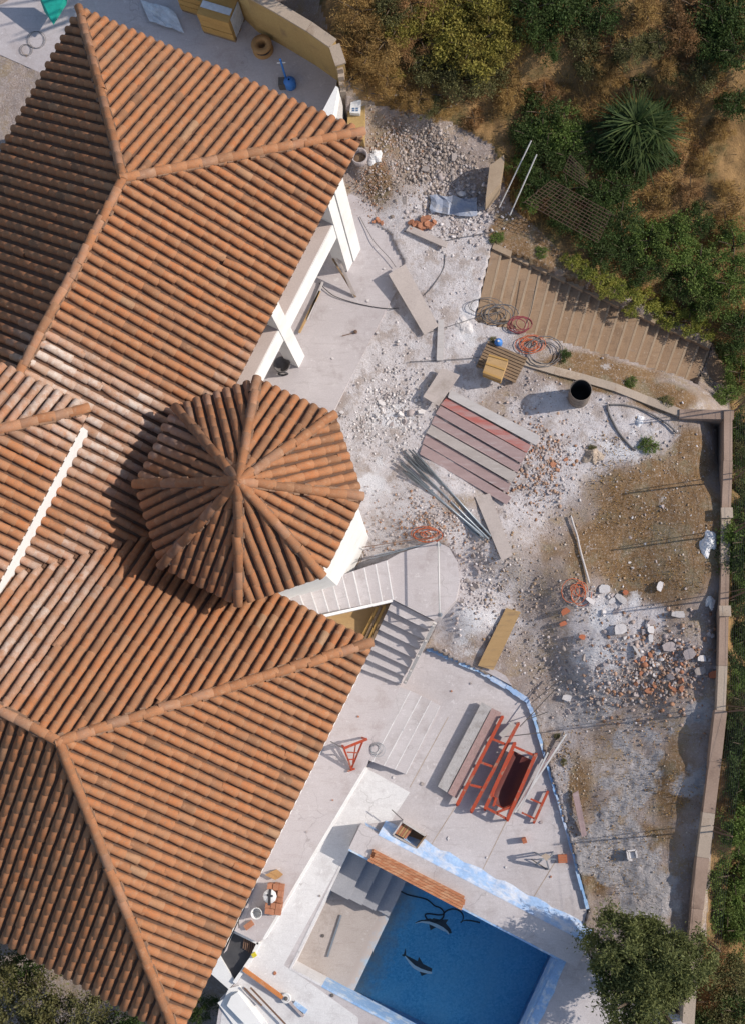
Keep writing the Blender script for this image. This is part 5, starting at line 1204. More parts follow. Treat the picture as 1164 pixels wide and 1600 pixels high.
# things under the balcony
lp_ = thing('leaning_panel', P(545, 450, .05), 'grey panel leaning beside the wide pillar', 'panel')
mb = MB(); mb.slab([P(524, 398, .95), P(527, 396, .98), P(557, 462, .10), P(552, 464, .08)], .05); mb.build('panel', 'board_beige', lp_)
mb = MB(); mb.bar(P(520, 404, .7), P(556, 464, .06), .05, .05); mb.build('edge_batten', 'wood_dark', lp_)
for i, (a, b) in enumerate((((505, 440), (480, 500)), ((500, 455), (468, 520)))):
    mb = MB(); mb.bar(P(*a, .12), P(*b, .12), .06, .05); tag(mb.build('lath', ['plank_pale', 'plank_tan'][i]), ['pale lath lying under the balcony edge', 'tan lath lying under the balcony edge'][i], 'lath')
hc = thing('hand_cart', P(445, 585, .05), 'small dark hand cart under the balcony by the narrow pillar', 'cart')
c = P(444, 575, .05); mb = MB(); mb.lathe(c + Vector((0, 0, .15)), [(.001, 0), (.16, .02), (.24, .22), (.22, .23), (.14, .05), (.001, .04)], 14); mb.build('tray', 'hose_grey', hc, True)
mb = MB(); mb.tube([c + Vector((.1, .2, .2)), c + Vector((.25, .45, .7))], .018, 6); mb.tube([c + Vector((.2, .1, .2)), c + Vector((.35, .3, .7))], .018, 6); mb.build('handle', 'rust', hc)
mb = MB(); mb.tube([c + Vector((.13 * math.cos(t), -.2, .13 + .13 * math.sin(t))) for t in [2 * math.pi * i / 12 for i in range(13)]], .025, 5); mb.build('wheel', 'rubber', hc)
mb = MB(); mb.bar(P(535, 525, .06), P(553, 520, .06), .02, .02); mb.lathe(P(556, 519, .04), [(.05, 0), (.055, .06), (.03, .08), (.001, .08)], 8); tag(mb.build('trowel', 'rust'), 'small dark trowel lying on the terrace', 'trowel')
# block pillar stub, poles and mesh by the hedge
def zh(x, y): return 680 + x / 2.405, y / 2.405
mb = MB(); mb.slab([P(*zh(x, y), .95) for x, y in ((203, 622), (256, 582), (258, 600), (242, 690), (188, 748))], 1.2); tag(mb.build('gate_pier', 'step_nosing'), 'tan plastered pier stub left of the dark shrubs', 'pier')
for i, (a, b) in enumerate((((352, 602), (238, 792)), ((372, 652), (278, 822)))):
    mb = MB(); p, q = G(*zh(*a), 1.25), G(*zh(*b), .25); mb.tube([p, q], .018, 6); tag(mb.build('pale_pole', 'pipe_white', origin=p), ['upper pale pole leaning over the hedge shrubs', 'lower pale pole leaning over the hedge shrubs'][i], 'pole')
def meshsheet(q, n1, n2, h, label):
    c = [G(*zh(*p), h) for p in q]; mb = MB()
    for i in range(n1 + 1): mb.tube([c[0].lerp(c[1], i / n1), c[3].lerp(c[2], i / n1)], .0075, 3, False)
    for i in range(n2 + 1): mb.tube([c[0].lerp(c[3], i / n2) + Vector((0, 0, .012)), c[1].lerp(c[2], i / n2) + Vector((0, 0, .012))], .0075, 3, False)
    tag(mb.build('steel_mesh', 'rust', origin=c[0]), label, 'mesh')
meshsheet([(495, 640), (545, 690), (560, 760), (470, 700)], 6, 6, 1.0, 'small square of rusty steel mesh below the palm')
meshsheet([(430, 720), (650, 840), (600, 950), (330, 800)], 16, 10, .78, 'large rusty steel mesh sheet lying over the dark shrubs')
# plaster heap and sack by the fence
def heap(px, py, rx, ry, h, mat, label, name, cat, rough=.25):
    c = G(px, py); n = 30; m = 12; vv = []
    for i in range(m):
        f = i / (m - 1)
        for j in range(n):
            t = 2 * math.pi * j / n; r = (1 - f); ex = 1 + .25 * math.sin(2 * t + px) + .14 * math.sin(5 * t + py); x, y = rx * r * ex * math.cos(t), ry * r * ex * math.sin(t)
            nz = float(fbm(np.array([x * 1.0 + px]), np.array([y + py]), 7, 4, 3)[0]) - .5
            vv.append(c + Vector((x + random.gauss(0, .01), y + random.gauss(0, .01), h * (1 - (1 - f) ** 1.5) + nz * h * 1.3 * rough * 4 * f ** .5 - .04)))
    mb = MB(); mb.add(vv, [(i * n + j, i * n + (j + 1) % n, (i + 1) * n + (j + 1) % n, (i + 1) * n + j) for i in range(m - 1) for j in range(n)]); return tag(mb.build(name, mat, smooth=False, origin=c), label, cat)
heap(1106, 846, .24, .42, .22, 'plaster_heap', 'white plaster powder heap against the boundary wall', 'plaster_heap', 'heap')
heap(1108, 938, .12, .26, .16, 'sack', 'white sack slumped by the fence below the plaster heap', 'sack', 'sack')
heap(585, 244, .22, .26, .16, 'sack', 'pinkish white sack beside the planter ring', 'sack', 'sack')
heap(725, 508, .32, .38, .09, 'stone_white', 'pale lime heap left of the hose coils', 'lime_heap', 'heap')
heap(925, 712, .28, .30, .22, 'concrete_old', 'brown earth clod mound on the dusty ground', 'earth_mound', 'heap')
heap(998, 658, .16, .16, .14, 'plaster_heap', 'small white plaster lump by the black pipe', 'plaster_lump', 'heap')
wf = thing('open_crate', G(986, 1335), 'small white box frame lying in the lower garden', 'frame')
c = G(986, 1335)
for a, b in (((-.13, .1), (.1, .13)), ((.1, .13), (.13, -.08)), ((-.13, .1), (-.1, -.12)), ((-.1, -.12), (.0, -.14))):
    mb = MB(); mb.bar(c + Vector((*a, .08)), c + Vector((*b, .08)), .04, .14); mb.build('side', 'stone_white', wf)
mb = MB(); mb.box(c + Vector((.02, -.01, .03)), (.09, .01, 0), (-.01, .08, 0), (0, 0, .03)); mb.build('panel', 'sack', wf)

mb = MB(); vv = []
for j in range(5):
    for i in range(9):
        p = G(672 + i * 9 + random.uniform(-2, 2), 306 + j * 7 + i * .8 + random.uniform(-2, 2), .05 + random.uniform(0, .10)); vv.append(p)
surf('sheet_blue', (.22, .25, .33), (.30, .33, .40), 3, .5, .4, 16, (.40, .38, .38), 3, (.5, .65))
mb.add(vv, [(j * 9 + i, j * 9 + i + 1, (j + 1) * 9 + i + 1, (j + 1) * 9 + i) for j in range(4) for i in range(8)]); tag(mb.build('plastic_sheet', 'sheet_blue'), 'blue grey plastic sheet half buried in the rubble heap', 'sheet')
coil('orange_net', 'net_orange', 900, 925, 12, 5, 'tangled orange net scraps at the end of the bent white pipe', 1.2, .010, .5, 'net')
line('cable', 'hose_grey', [(692, 378), (720, 372), (750, 367), (775, 362)], .010, 'straight grey cable right of the small brick heap', 'cable', .06)
line('cable', 'hose_grey', [(672, 520), (710, 508), (750, 495), (780, 488)], .010, 'grey cable running left from the cable coils', 'cable', .06)
line('cable', 'hose_grey', [(640, 566), (700, 563), (740, 560), (762, 556)], .010, 'grey cable running left from the slatted pallet', 'cable', .06)
for i, (x, y, z) in enumerate(((705, 1080, Z_DECK), (735, 1068, Z_DECK), (640, 1140, Z_WALK), (660, 1225, Z_DECK), (615, 1215, Z_DECK), (760, 1340, Z_DECK), (790, 1355, Z_DECK), (700, 1310, Z_DECK), (520, 1250, Z_WALK), (480, 1300, Z_WALK), (560, 1120, Z_WALK), (860, 1370, Z_DECK), (845, 1285, Z_DECK), (575, 470, .04), (600, 420, .04), (520, 560, .04), (590, 520, .04), (560, 600, .04), (500, 1400, Z_DECK), (430, 1520, Z_DECK))):
    p = P(x, y, z); n = random.randint(4, 6); a0 = random.uniform(0, 6); r = random.uniform(.025, .06)
    mb = MB(); mb.slab([p + Vector((r * random.uniform(.6, 1.2) * math.cos(a0 + 6.283 * k / n), r * random.uniform(.6, 1.2) * math.sin(a0 + 6.283 * k / n), .03)) for k in range(n)], .028); tag(mb.build('mortar_crumb', random.choice(['stone_pink', 'stone_grey', 'brick', 'stone_white']), origin=p), 'loose crumb of mortar lying on the paving', 'rubble', 'mortar crumbs on the paving')
# ================================================================ rubble
ICO = None
def ico():
    bm = bmesh.new(); bmesh.ops.create_icosphere(bm, subdivisions=1, radius=1); v = np.array([x.co[:] for x in bm.verts]); f = np.array([[q.index for q in x.verts] for x in bm.faces]); bm.free(); return v, f
IV, IF = ico()
def stone_shape(flat=.6, rnd=.28, boxy=0.0):
    v = IV.copy() * (1 + rng.normal(0, rnd * .5, (len(IV), 1)))
    if boxy: v = np.sign(v) * np.abs(v) ** (1 - boxy)
    v = v * np.array([1, rng.uniform(.6, .95), flat * rng.uniform(.7, 1.2)]); return v
STV = [npmesh('stone', stone_shape(), IF, 'stone_pink') for _ in range(8)]
def with_mat(me, mat): m = me.copy(); m.materials[0] = MATS[mat]; return m
STM = {m: [with_mat(s, m) for s in STV] for m in ('stone_pink', 'stone_grey', 'stone_white', 'brick')}
def boxmesh(mat):
    n = random.randint(4, 7); mb = MB(); q = []
    for i in range(n):
        t = 6.283 * (i + random.uniform(-.25, .25)) / n; r = random.uniform(.75, 1.1); q.append(Vector((r * math.cos(t), .7 * r * math.sin(t), .32 + random.uniform(-.08, .05))))
    k = len(q); lo = [Vector((p.x * random.uniform(.9, 1.12), p.y * random.uniform(.9, 1.12), -.32)) for p in q]
    mb.add(lo + q, [tuple(range(k, 2 * k)), tuple(range(k - 1, -1, -1))] + [(i, (i + 1) % k, k + (i + 1) % k, k + i) for i in range(k)]); me = bpy.data.meshes.new('chunk')
    me.from_pydata(mb.v, [], mb.f); me.materials.append(MATS[mat]); me.update(); return me
CHK = {m: [boxmesh(m) for _ in range(5)] for m in ('stone_pink', 'stone_grey', 'stone_white', 'brick', 'plank_pale', 'clay_red')}
STEP_AVOID = [LANDW, DECK, STAIR2, WALK, TERR, RSTW]
def blocked(p): return any(inpoly(np.array([p.x]), np.array([p.y]), q)[0] for q in STEP_AVOID)
def put(mesh, px, py, size, name, label, cat, group, squash=1.0, sink=.25, tilt=.35):
    p = G(px, py)
    if blocked(p): return
    o = bpy.data.objects.new(name, mesh); link(o); o.location = p + Vector((0, 0, size * .35 * (1 - sink))); o.scale = (size, size, size * squash)
    o.rotation_euler = (random.gauss(0, tilt), random.gauss(0, tilt), random.uniform(0, 6.28)); tag(o, label, cat, group)
ZONES = [  # cx, cy, rx, ry, count, size, kinds, name, label, group
    (690, 250, 55, 55, 34, (.06, .16), ('stone_grey', 'stone_pink', 'stone_grey'), 'rubble_stone', 'grey rubble stone in the heap beside the meter pillar', 'stones in the heap by the meter pillar'),
    (715, 320, 45, 30, 26, (.05, .15), ('stone_pink', 'stone_white', 'stone_pink'), 'rubble_stone', 'pale rubble stone in the heap left of the tan pier', 'stones in the heap left of the tan pier'),
    (600, 650, 48, 38, 30, (.06, .15), ('stone_white', 'stone_pink', 'stone_white'), 'plaster_chunk', 'pale broken plaster chunk in the pile right of the tower', 'plaster chunks piled right of the tower'),
    (835, 715, 30, 40, 18, (.06, .13), ('stone_pink', 'brick', 'stone_grey'), 'rubble_stone', 'small rubble stone at the right ends of the planks', 'stones at the right ends of the planks'),
    (740, 900, 40, 60, 18, (.06, .13), ('stone_pink', 'stone_grey'), 'rubble_stone', 'rubble stone right of the rounded landing', 'stones right of the rounded landing'),
    (1055, 1030, 60, 48, 54, (.045, .13), ('stone_pink', 'stone_white', 'brick', 'stone_pink'), 'rubble_stone', 'broken stone in the big mixed heap by the boundary wall', 'stones in the mixed heap by the wall'),
    (1010, 1070, 60, 40, 34, (.06, .14), ('brick', 'stone_pink', 'stone_grey'), 'rubble_stone', 'reddish broken stone at the lower foot of the mixed heap', 'stones at the foot of the mixed heap'),
    (960, 960, 50, 50, 20, (.06, .15), ('stone_white', 'stone_white', 'stone_pink'), 'plaster_chunk', 'white plaster chunk in the ash patch of the garden', 'plaster chunks in the ash patch'),
    (900, 1040, 60, 50, 20, (.05, .12), ('stone_pink', 'stone_grey'), 'rubble_stone', 'small stone scattered above the blue kerb corner', 'stones scattered above the kerb corner'),
    (1010, 830, 80, 70, 22, (.04, .09), ('stone_white', 'stone_pink'), 'rubble_stone', 'small pale stone lying on the brown earth', 'pale stones on the brown earth'),
]
for cx, cy, rx, ry, n, (s0, s1), kinds, nm, lab, grp in ZONES:
    for i in range(n):
        m = random.choice(kinds); k = random.random(); me = random.choice(STM[m] if k < .25 else CHK[m])
        s = s0 + (s1 - s0) * random.random() ** 2.2
        put(me, random.gauss(cx, rx * .55), random.gauss(cy, ry * .55), s, nm, lab, 'rubble', grp, random.uniform(.6, 1), random.uniform(.3, 1.1))
# bricks piled on the plank end, and single slabs that stand out
for i in range(22):
    put(random.choice(CHK['brick']), random.gauss(658, 9), random.gauss(354, 6), random.uniform(.09, .12), 'brick', 'orange brick in the small heap below the rubble', 'brick', 'bricks in the small orange heap', .8, -.6 - .9 * random.random(), .3)
for i in range(5):
    put(random.choice(CHK['brick']), random.gauss(592, 5), random.gauss(348, 4), .08, 'brick', 'orange brick fragment on the upper end of the terrace', 'brick', 'brick fragments at the terrace end')
SL = [((757, 170), .14, .08, 'stone_white', 'upright white tile fragment at the top of the debris'), ((575, 230), .17, .09, 'plank_pale', 'pale grey slab right of the ash patch'), ((845, 303), .19, .09, 'plank_pale', 'pale slab lying across the middle of the debris'), ((570, 372), .17, .15, 'stone_white', 'square white tile slab in the ash patch'), ((714, 376), .11, .09, 'stone_white', 'white tile slab, upper of the two close together'), ((714, 416), .11, .07, 'stone_white', 'white tile slab, lower of the two close together'), ((650, 480), .19, .035, 'plank_pale', 'narrow pale strip below the two white slabs'), ((955, 512), .11, .09, 'stone_white', 'white block near the boundary wall'), ((948, 572), .15, .11, 'stone_grey', 'blue grey slab near the boundary wall'), ((1010, 588), .12, .10, 'clay_red', 'red clay slab at the right of the debris'), ((430, 240), .14, .07, 'stone_white', 'white slab fragment left of the pale grey slab'), ((310, 290), .12, .09, 'clay_red', 'red clay fragment at the left of the ash patch'), ((300, 348), .10, .07, 'clay_red', 'red clay fragment under the left ash patch'), ((390, 410), .09, .07, 'clay_red', 'red clay fragment inside the ash patch'), ((320, 698), .13, .09, 'stone_white', 'white stone alone above the tracked mud'), ((595, 200), .07, .07, 'clay_red', 'small red clay piece beside the pale grey slab'), ((495, 182), .15, .12, 'stone_white', 'round white plaster lump at the top of the ash patch'), ((800, 455), .17, .14, 'stone_pink', 'large pinkish stone slab in the debris'), ((895, 490), .17, .14, 'stone_pink', 'large pinkish flat stone near the white block')]
for (x, y), lx, ly, m, lab in SL:
    p = G(*z3([(x, y)])[0]); a = random.uniform(-.5, .5) if lx != ly else .1
    if 'two close' in lab: a = math.pi / 2 - .05
    if 'upright' in lab: a = 1.2
    if 'pale grey slab' in lab: a = -.75
    if 'narrow pale' in lab: a = -1.05
    ex_ = Vector((math.cos(a), math.sin(a), random.uniform(-.15, .15))) * lx; ey_ = Vector((-math.sin(a), math.cos(a), random.uniform(-.15, .15))) * ly
    mb = MB(); q = [p + Vector((0, 0, .10)) + ex_ * sx * random.uniform(.8, 1.05) + ey_ * sy * random.uniform(.8, 1.05) for sx, sy in ((-1, -.9), (.1, -1.05), (1, -.8), (.95, .5), (.6, 1), (-.5, .95), (-1.02, .4))]; mb.slab(q, .05); tag(mb.build('broken_slab', m, origin=p), lab, 'slab')
# fine rubble, uncountable
def gravel():
    spec = [(680, 250, 60, 65, 1900, .012, .07, 'g'), (640, 230, 50, 45, 700, .01, .05, 'g'), (715, 330, 60, 50, 700, .012, .07, 'p'), (600, 640, 60, 60, 1100, .01, .055, 'w'), (640, 560, 60, 160, 600, .008, .04, 'p'), (680, 480, 80, 120, 500, .008, .04, 'p'), (840, 720, 45, 60, 900, .012, .06, 'b'), (720, 790, 120, 50, 900, .01, .05, 'p'), (660, 820, 70, 40, 700, .01, .05, 'b'), (745, 910, 50, 90, 1500, .01, .055, 'p'), (800, 900, 60, 90, 1000, .01, .05, 'e'), (1050, 1035, 80, 65, 2200, .012, .075, 'b'), (1000, 1070, 90, 55, 1800, .012, .06, 'b'), (960, 980, 80, 70, 350, .01, .05, 'w'), (890, 1050, 90, 70, 1900, .01, .05, 'p'), (870, 960, 70, 70, 1300, .01, .05, 'd'), (1010, 820, 110, 110, 1900, .008, .04, 'e'), (880, 740, 110, 60, 900, .008, .04, 'p'), (960, 690, 130, 60, 700, .008, .04, 'p'), (850, 620, 120, 40, 700, .01, .045, 'p'), (970, 1250, 130, 150, 1400, .008, .035, 'e'), (885, 1240, 25, 120, 700, .008, .035, 'e'), (625, 230, 50, 60, 900, .008, .04, 'b'), (580, 290, 25, 50, 500, .008, .035, 'b'), (1000, 700, 120, 50, 400, .008, .035, 'e'), (900, 860, 100, 60, 900, .008, .04, 'e')]
    pal = {'g': [(.34, .285, .25), (.41, .355, .325), (.27, .22, .19)], 'p': [(.46, .41, .40), (.38, .325, .31), (.56, .52, .52)], 'w': [(.60, .57, .56), (.50, .46, .45), (.40, .36, .345)], 'b': [(.38, .25, .18), (.42, .33, .29), (.46, .40, .38), (.34, .19, .12)], 'e': [(.36, .26, .18), (.46, .40, .35), (.27, .18, .11)], 'd': [(.24, .205, .185), (.32, .27, .24), (.38, .30, .25)]}
    shapes = [stone_shape(.5, .42, random.choice([0, .25, .45])) for _ in range(24)]
    Vs, Cs = [], []; PX, PY, SZ, CC = [], [], [], []
    for cx, cy, rx, ry, n, s0, s1, kd in spec:
        n = int(n * (1.3 if rx * ry < 4200 else .4))
        x = rng.normal(cx, rx * .6, n); y = rng.normal(cy, ry * .6, n); s = s0 + (s1 - s0) * rng.random(n) ** 3.2
        PX.append(x); PY.append(y); SZ.append(s); c = np.array(pal[kd])[rng.integers(0, len(pal[kd]), n)] * rng.uniform(.8, 1.2, (n, 1)); CC.append(c)
    PX, PY, SZ, CC = map(np.concatenate, (PX, PY, SZ, CC))
    z = np.zeros(len(PX))
    for _ in range(5):
        r = np.stack([PX - 582, -(PY - 800), np.full(len(PX), -FPX)], -1) @ CR.T; t = (z - CAMH) / r[:, 2]; x, y = r[:, 0] * t, r[:, 1] * t; z = hz(x, y)
    ok = np.ones(len(x), bool)
    for q in STEP_AVOID: ok &= ~inpoly(x, y, q)
    ok &= PX < 1118 - np.clip(PY - 1110, 0, 400) * .12
    x, y, z, SZ, CC = x[ok], y[ok], z[ok], SZ[ok], CC[ok]
    a = rng.uniform(0, 6.28, len(x)); b_ = rng.normal(0, .4, len(x))
    sh = np.stack(shapes)[rng.integers(0, 24, len(x))] * SZ[:, None, None]
    ca, sa = np.cos(a)[:, None], np.sin(a)[:, None]
    X = sh[:, :, 0] * ca - sh[:, :, 1] * sa + x[:, None]; Y = sh[:, :, 0] * sa + sh[:, :, 1] * ca + y[:, None]; Z = sh[:, :, 2] + sh[:, :, 0] * np.sin(b_)[:, None] + (z + SZ * .02 + .01)[:, None]
    k = len(IV); V = np.stack([X, Y, Z], -1).reshape(-1, 3); F = (IF[None] + (np.arange(len(x)) * k)[:, None, None]).reshape(-1, 3)
    me = npmesh('rubble', V, F, 'rubble_mix', False, {'tint': np.repeat(CC, k, 0)})
    o = bpy.data.objects.new('fine_rubble', me); link(o); tag(o, 'loose small rubble strewn over the garden', 'rubble', kind='stuff')
gravel()

# ================================================================ vegetation
def leaf_cloud(name, mat, nclump, per, leaf, spread=.30, flat=.75, updir=.35, hollow_=.45, aspect=.5):
    """a crown of unit radius made of leaf-sized faces gathered in clumps"""
    c = rng.normal(0, 1, (nclump, 3)); c /= np.linalg.norm(c, axis=1, keepdims=True); c *= (hollow_ + (1 - hollow_) * rng.random((nclump, 1)) ** .6) * .86
    c[:, 2] = np.abs(c[:, 2]) * 1.0 - .25; c[:, 2] *= flat
    c *= 1 + .22 * np.sin(np.arctan2(c[:, 1], c[:, 0]) * 3 + rng.uniform(0, 6))[:, None]
    cs = rng.uniform(.55, 1.25, nclump) * spread
    p = np.repeat(c, per, 0) + rng.normal(0, .42, (nclump * per, 3)) * np.repeat(cs, per)[:, None] * np.array([1, 1, .8])
    n = len(p); d = rng.normal(0, 1, (n, 3)); out = p - np.repeat(c, per, 0); d += out / (np.linalg.norm(out, axis=1, keepdims=True) + 1e-6) * 1.2; d[:, 2] += updir; d /= np.linalg.norm(d, axis=1, keepdims=True)
    q = np.cross(d, rng.normal(0, 1, (n, 3))); q /= np.linalg.norm(q, axis=1, keepdims=True) + 1e-9
    L = leaf * rng.uniform(.6, 1.35, n)[:, None]; w = L * aspect
    V = np.stack([p - d * L * .5, p + q * w * .5, p + d * L * .5, p - q * w * .5], 1).reshape(-1, 3)
    F = np.arange(n * 4).reshape(-1, 4); r = np.repeat(np.clip(np.repeat(rng.random(nclump), per) * .6 + rng.random(n) * .4, 0, 1), 4)
    return npmesh(name, V, F, mat, False, {'rnd': r})
CROWN = {}
for m in ('leaf_dark', 'leaf_green', 'leaf_olive', 'leaf_yellow', 'leaf_dry', 'leaf_rust', 'leaf_hedge'):
    dry = m in ('leaf_dry', 'leaf_rust')
    CROWN[m, 'L'] = [leaf_cloud('crown', m, 46, 95, .085 if not dry else .12, aspect=.5 if not dry else .16) for _ in range(2)]
    CROWN[m, 'S'] = [leaf_cloud('crown', m, 20, 60, .17 if not dry else .24, .36, aspect=.45 if not dry else .16) for _ in range(2)]
def limbs(c, r, h, n=5, rad=.05):
    mb = MB(); mb.tube([c - Vector((0, 0, .15)), c + Vector((.03 * r, .02, h * .45))], [rad, rad * .75], 6)
    b0 = c + Vector((.03 * r, .02, h * .42))
    for i in range(n):
        a = 6.28 * i / n + random.uniform(-.4, .4); e = c + Vector((math.cos(a) * r * .6, math.sin(a) * r * .6, h * random.uniform(.85, 1.2))); mid = b0.lerp(e, .5) + Vector((0, 0, .08 * h)); mb.tube([b0, mid, e], [rad * .6, rad * .38, rad * .12], 5)
    return mb
def shrub(px, py, r, mat, name, label, group=None, dz=0.0, cat='shrub', hh=.75):
    c = G(px, py, dz); t = thing(name, c, label, cat, group)
    limbs(c, r, r * hh, 4, .03 + .02 * r).build('stem', 'bark', t)
    me = random.choice(CROWN[mat, 'L' if r > .42 else 'S']); o = bpy.data.objects.new('crown', me); link(o, t)
    o.location = (0, 0, r * hh * .62); o.scale = (r * random.uniform(.9, 1.12), r * random.uniform(.9, 1.12), r * hh * random.uniform(.95, 1.2)); o.rotation_euler = (0, 0, random.uniform(0, 6.28))
    return t
def group_shrubs(lst, name, label, group, dz=0, cat='shrub', hh=.75):
    for px, py, r, m in lst: shrub(px, py, r, m, name, label, group, dz, cat, hh)
D_, K_, O_, Y_, R2, Gn, Hd = 'leaf_dry', 'leaf_dark', 'leaf_olive', 'leaf_yellow', 'leaf_rust', 'leaf_green', 'leaf_hedge'
group_shrubs([(560, 28, .8, D_), (600, 75, .7, D_), (640, 15, .8, R2), (575, 95, .55, D_), (655, 70, .7, R2), (610, 20, .6, O_), (690, 175, .45, D_), (605, 130, .5, D_), (655, 160, .5, D_), (620, 50, .6, Y_), (790, 160, .5, D_), (740, 190, .4, R2), (850, 150, .5, R2), (550, 125, .35, D_)], 'dry_shrub', 'dry brown shrub on the slope behind the ochre wall', 'dry shrubs behind the ochre wall')
group_shrubs([(690, 40, 1.0, Y_), (735, 85, 1.05, Y_), (760, 25, .95, Y_), (715, 135, .75, O_), (785, 75, .7, Y_), (665, 105, .6, O_), (660, 40, .7, Y_), (760, 130, .6, O_), (700, 85, .8, Y_)], 'broom_shrub', 'bushy yellow green shrub at the top of the picture', 'yellow green shrubs at the top')
group_shrubs([(830, 25, .95, K_), (880, 15, 1.0, K_), (935, 30, .8, K_), (850, 75, .6, K_), (910, 70, .6, O_), (920, 110, .5, O_), (800, 10, .6, O_)], 'dark_shrub', 'dark shrub in the hollow at the top edge', 'dark shrubs at the top edge')
group_shrubs([(1005, 30, .7, D_), (1060, 60, .7, R2), (1040, 115, .5, D_), (985, 85, .5, O_), (1095, 120, .55, O_), (1080, 20, .8, R2), (1120, 210, .5, D_), (1095, 260, .45, D_), (1060, 180, .35, D_), (1050, 250, .4, R2), (1075, 300, .5, R2), (1130, 300, .45, D_), (1020, 270, .35, R2), (1000, 130, .4, O_), (1130, 350, .45, D_), (1030, 310, .4, D_), (950, 130, .45, D_)], 'dry_bush', 'low dry bush on the orange slope beside the palm', 'dry bushes on the orange slope')
group_shrubs([(1118, 30, .9, K_), (1145, 90, .85, K_), (1148, 165, .7, K_), (1110, 80, .6, K_), (1150, 20, .8, K_)], 'dark_shrub', 'dark shrub in the top right corner', 'dark shrubs in the top right corner')
group_shrubs([(845, 185, .75, K_), (825, 220, .7, K_), (875, 215, .75, Gn), (850, 245, .7, K_), (890, 255, .7, K_), (815, 265, .45, Gn), (905, 215, .5, K_), (950, 245, .6, K_), (990, 270, .55, K_), (1030, 250, .5, K_), (955, 200, .4, K_)], 'leafy_shrub', 'dense green shrub between the tan pier and the palm', 'green shrubs left of the palm')
group_shrubs([(840, 300, .6, K_), (885, 305, .6, K_), (930, 320, .7, K_), (880, 350, .6, K_), (925, 370, .65, K_), (965, 350, .7, K_), (970, 400, .6, K_), (1010, 385, .7, Gn), (825, 325, .35, Gn), (940, 405, .45, K_), (1005, 430, .55, K_), (960, 300, .6, K_)], 'creeper_shrub', 'dark creeper covered shrub under the rusty mesh', 'dark shrubs under the rusty mesh', .15)
group_shrubs([(1045, 385, .75, Gn), (1085, 355, .6, K_), (1085, 425, .85, Gn), (1140, 395, .8, Gn), (1135, 455, .8, Gn), (1060, 450, .55, K_), (1105, 480, .6, Gn), (1148, 520, .7, K_), (1150, 590, .6, Gn), (1140, 560, .5, K_), (1130, 620, .4, Gn)], 'broad_shrub', 'green shrub beyond the foot of the garden stair', 'green shrubs beyond the stair foot', .2)
group_shrubs([(893, 412, .32, Hd), (915, 428, .36, Hd), (938, 440, .36, Hd), (960, 452, .38, Hd), (983, 462, .40, Hd), (1005, 474, .42, Hd), (1028, 484, .42, Hd), (1050, 494, .42, Hd), (1073, 506, .40, Hd), (1094, 520, .36, Hd), (985, 488, .28, Hd), (1040, 508, .30, Hd), (945, 462, .25, Hd)], 'hedge_plant', 'yellow green hedge plant spilling over the stair wall', 'hedge along the garden stair', .12, 'shrub', .5)
group_shrubs([(1160 + random.uniform(-6, 10), 660 + k * 27 + random.uniform(-12, 12), random.uniform(.4, .8), random.choice([K_, K_, K_, O_, Gn])) for k in range(30)] + [(1158, 690, .4, K_), (1156, 760, .5, O_), (1158, 840, .5, K_), (1158, 920, .5, K_), (1156, 1000, .55, K_), (1152, 1075, .5, Gn), (1158, 1150, .6, K_), (1152, 1215, .45, K_), (1142, 1262, .4, D_)], 'verge_shrub', 'shrub on the shaded strip outside the wire fence', 'shrubs outside the wire fence', 0)
group_shrubs([(1148, 1310, .6, Gn), (1138, 1365, .75, Gn), (1130, 1415, .75, Gn), (1152, 1450, .7, Gn), (1112, 1480, .4, R2), (1135, 1520, .8, O_), (1105, 1560, .6, R2), (1150, 1575, .8, K_), (1080, 1600, .7, K_), (1125, 1600, .8, O_)], 'slope_shrub', 'leafy shrub below the lower end of the boundary wall', 'shrubs below the boundary wall', .2)
group_shrubs([(30, 1505, 1.1, O_), (95, 1545, 1.0, O_), (165, 1570, .9, O_), (20, 1585, 1.0, O_), (225, 1600, .9, K_), (110, 1605, 1.0, O_), (300, 1600, .7, K_), (330, 1560, .5, K_), (70, 1490, .7, K_), (0, 1470, .7, K_)], 'garden_tree', 'olive green tree top below the lower roof eave', 'tree tops below the lower roof', 1.0, 'tree', 1.0)
for px, py, r, m, lab in [(1015, 697, .38, Gn, 'feathery green weed where the black pipe ends'), (880, 556, .28, K_, 'dark weed beside the black hose loops'), (985, 597, .28, Gn, 'bright weed at the lower edge of the old stair'), (1040, 628, .28, O_, 'dry weed at the end of the garden wall'), (775, 374, .26, Gn, 'weed at the upper left corner of the old stair'), (847, 396, .26, Gn, 'weed on the ledge above the old stair'), (770, 535, .2, O_, 'weed tuft left of the slatted pallet'), (925, 700, .16, O_, 'tuft growing on the brown earth mound'), (880, 1190, .14, O_, 'weed tuft by the kerb near the battens'), (1090, 488, .4, 'leaf_green', 'spiky green plant behind the hedge'), (870, 1150, .13, O_, 'weed tuft above the battens'), (1120, 625, .3, Gn, 'weed at the corner of the boundary wall')]:
    shrub(px, py, r * .8, m, 'weed', lab, None, 0, 'plant', .5)
sc = []
while len(sc) < 70:
    x, y = random.uniform(535, 1160), random.uniform(-5, 330)
    if inpoly(np.array([x]), np.array([y]), [(540, -20), (540, 105), (600, 160), (740, 190), (800, 150), (930, 150), (1060, 200), (1075, 330), (1164, 400), (1164, -20)])[0]:
        m = random.choice([D_, D_, Y_, O_, R2]) if x < 800 else random.choice([D_, D_, R2, O_, R2]); sc.append((x, y, random.uniform(.2, .48), m))
group_shrubs(sc, 'scrub_tuft', 'low dry scrub tuft on the open hillside', 'scrub tufts on the hillside', 0, 'plant', .6)
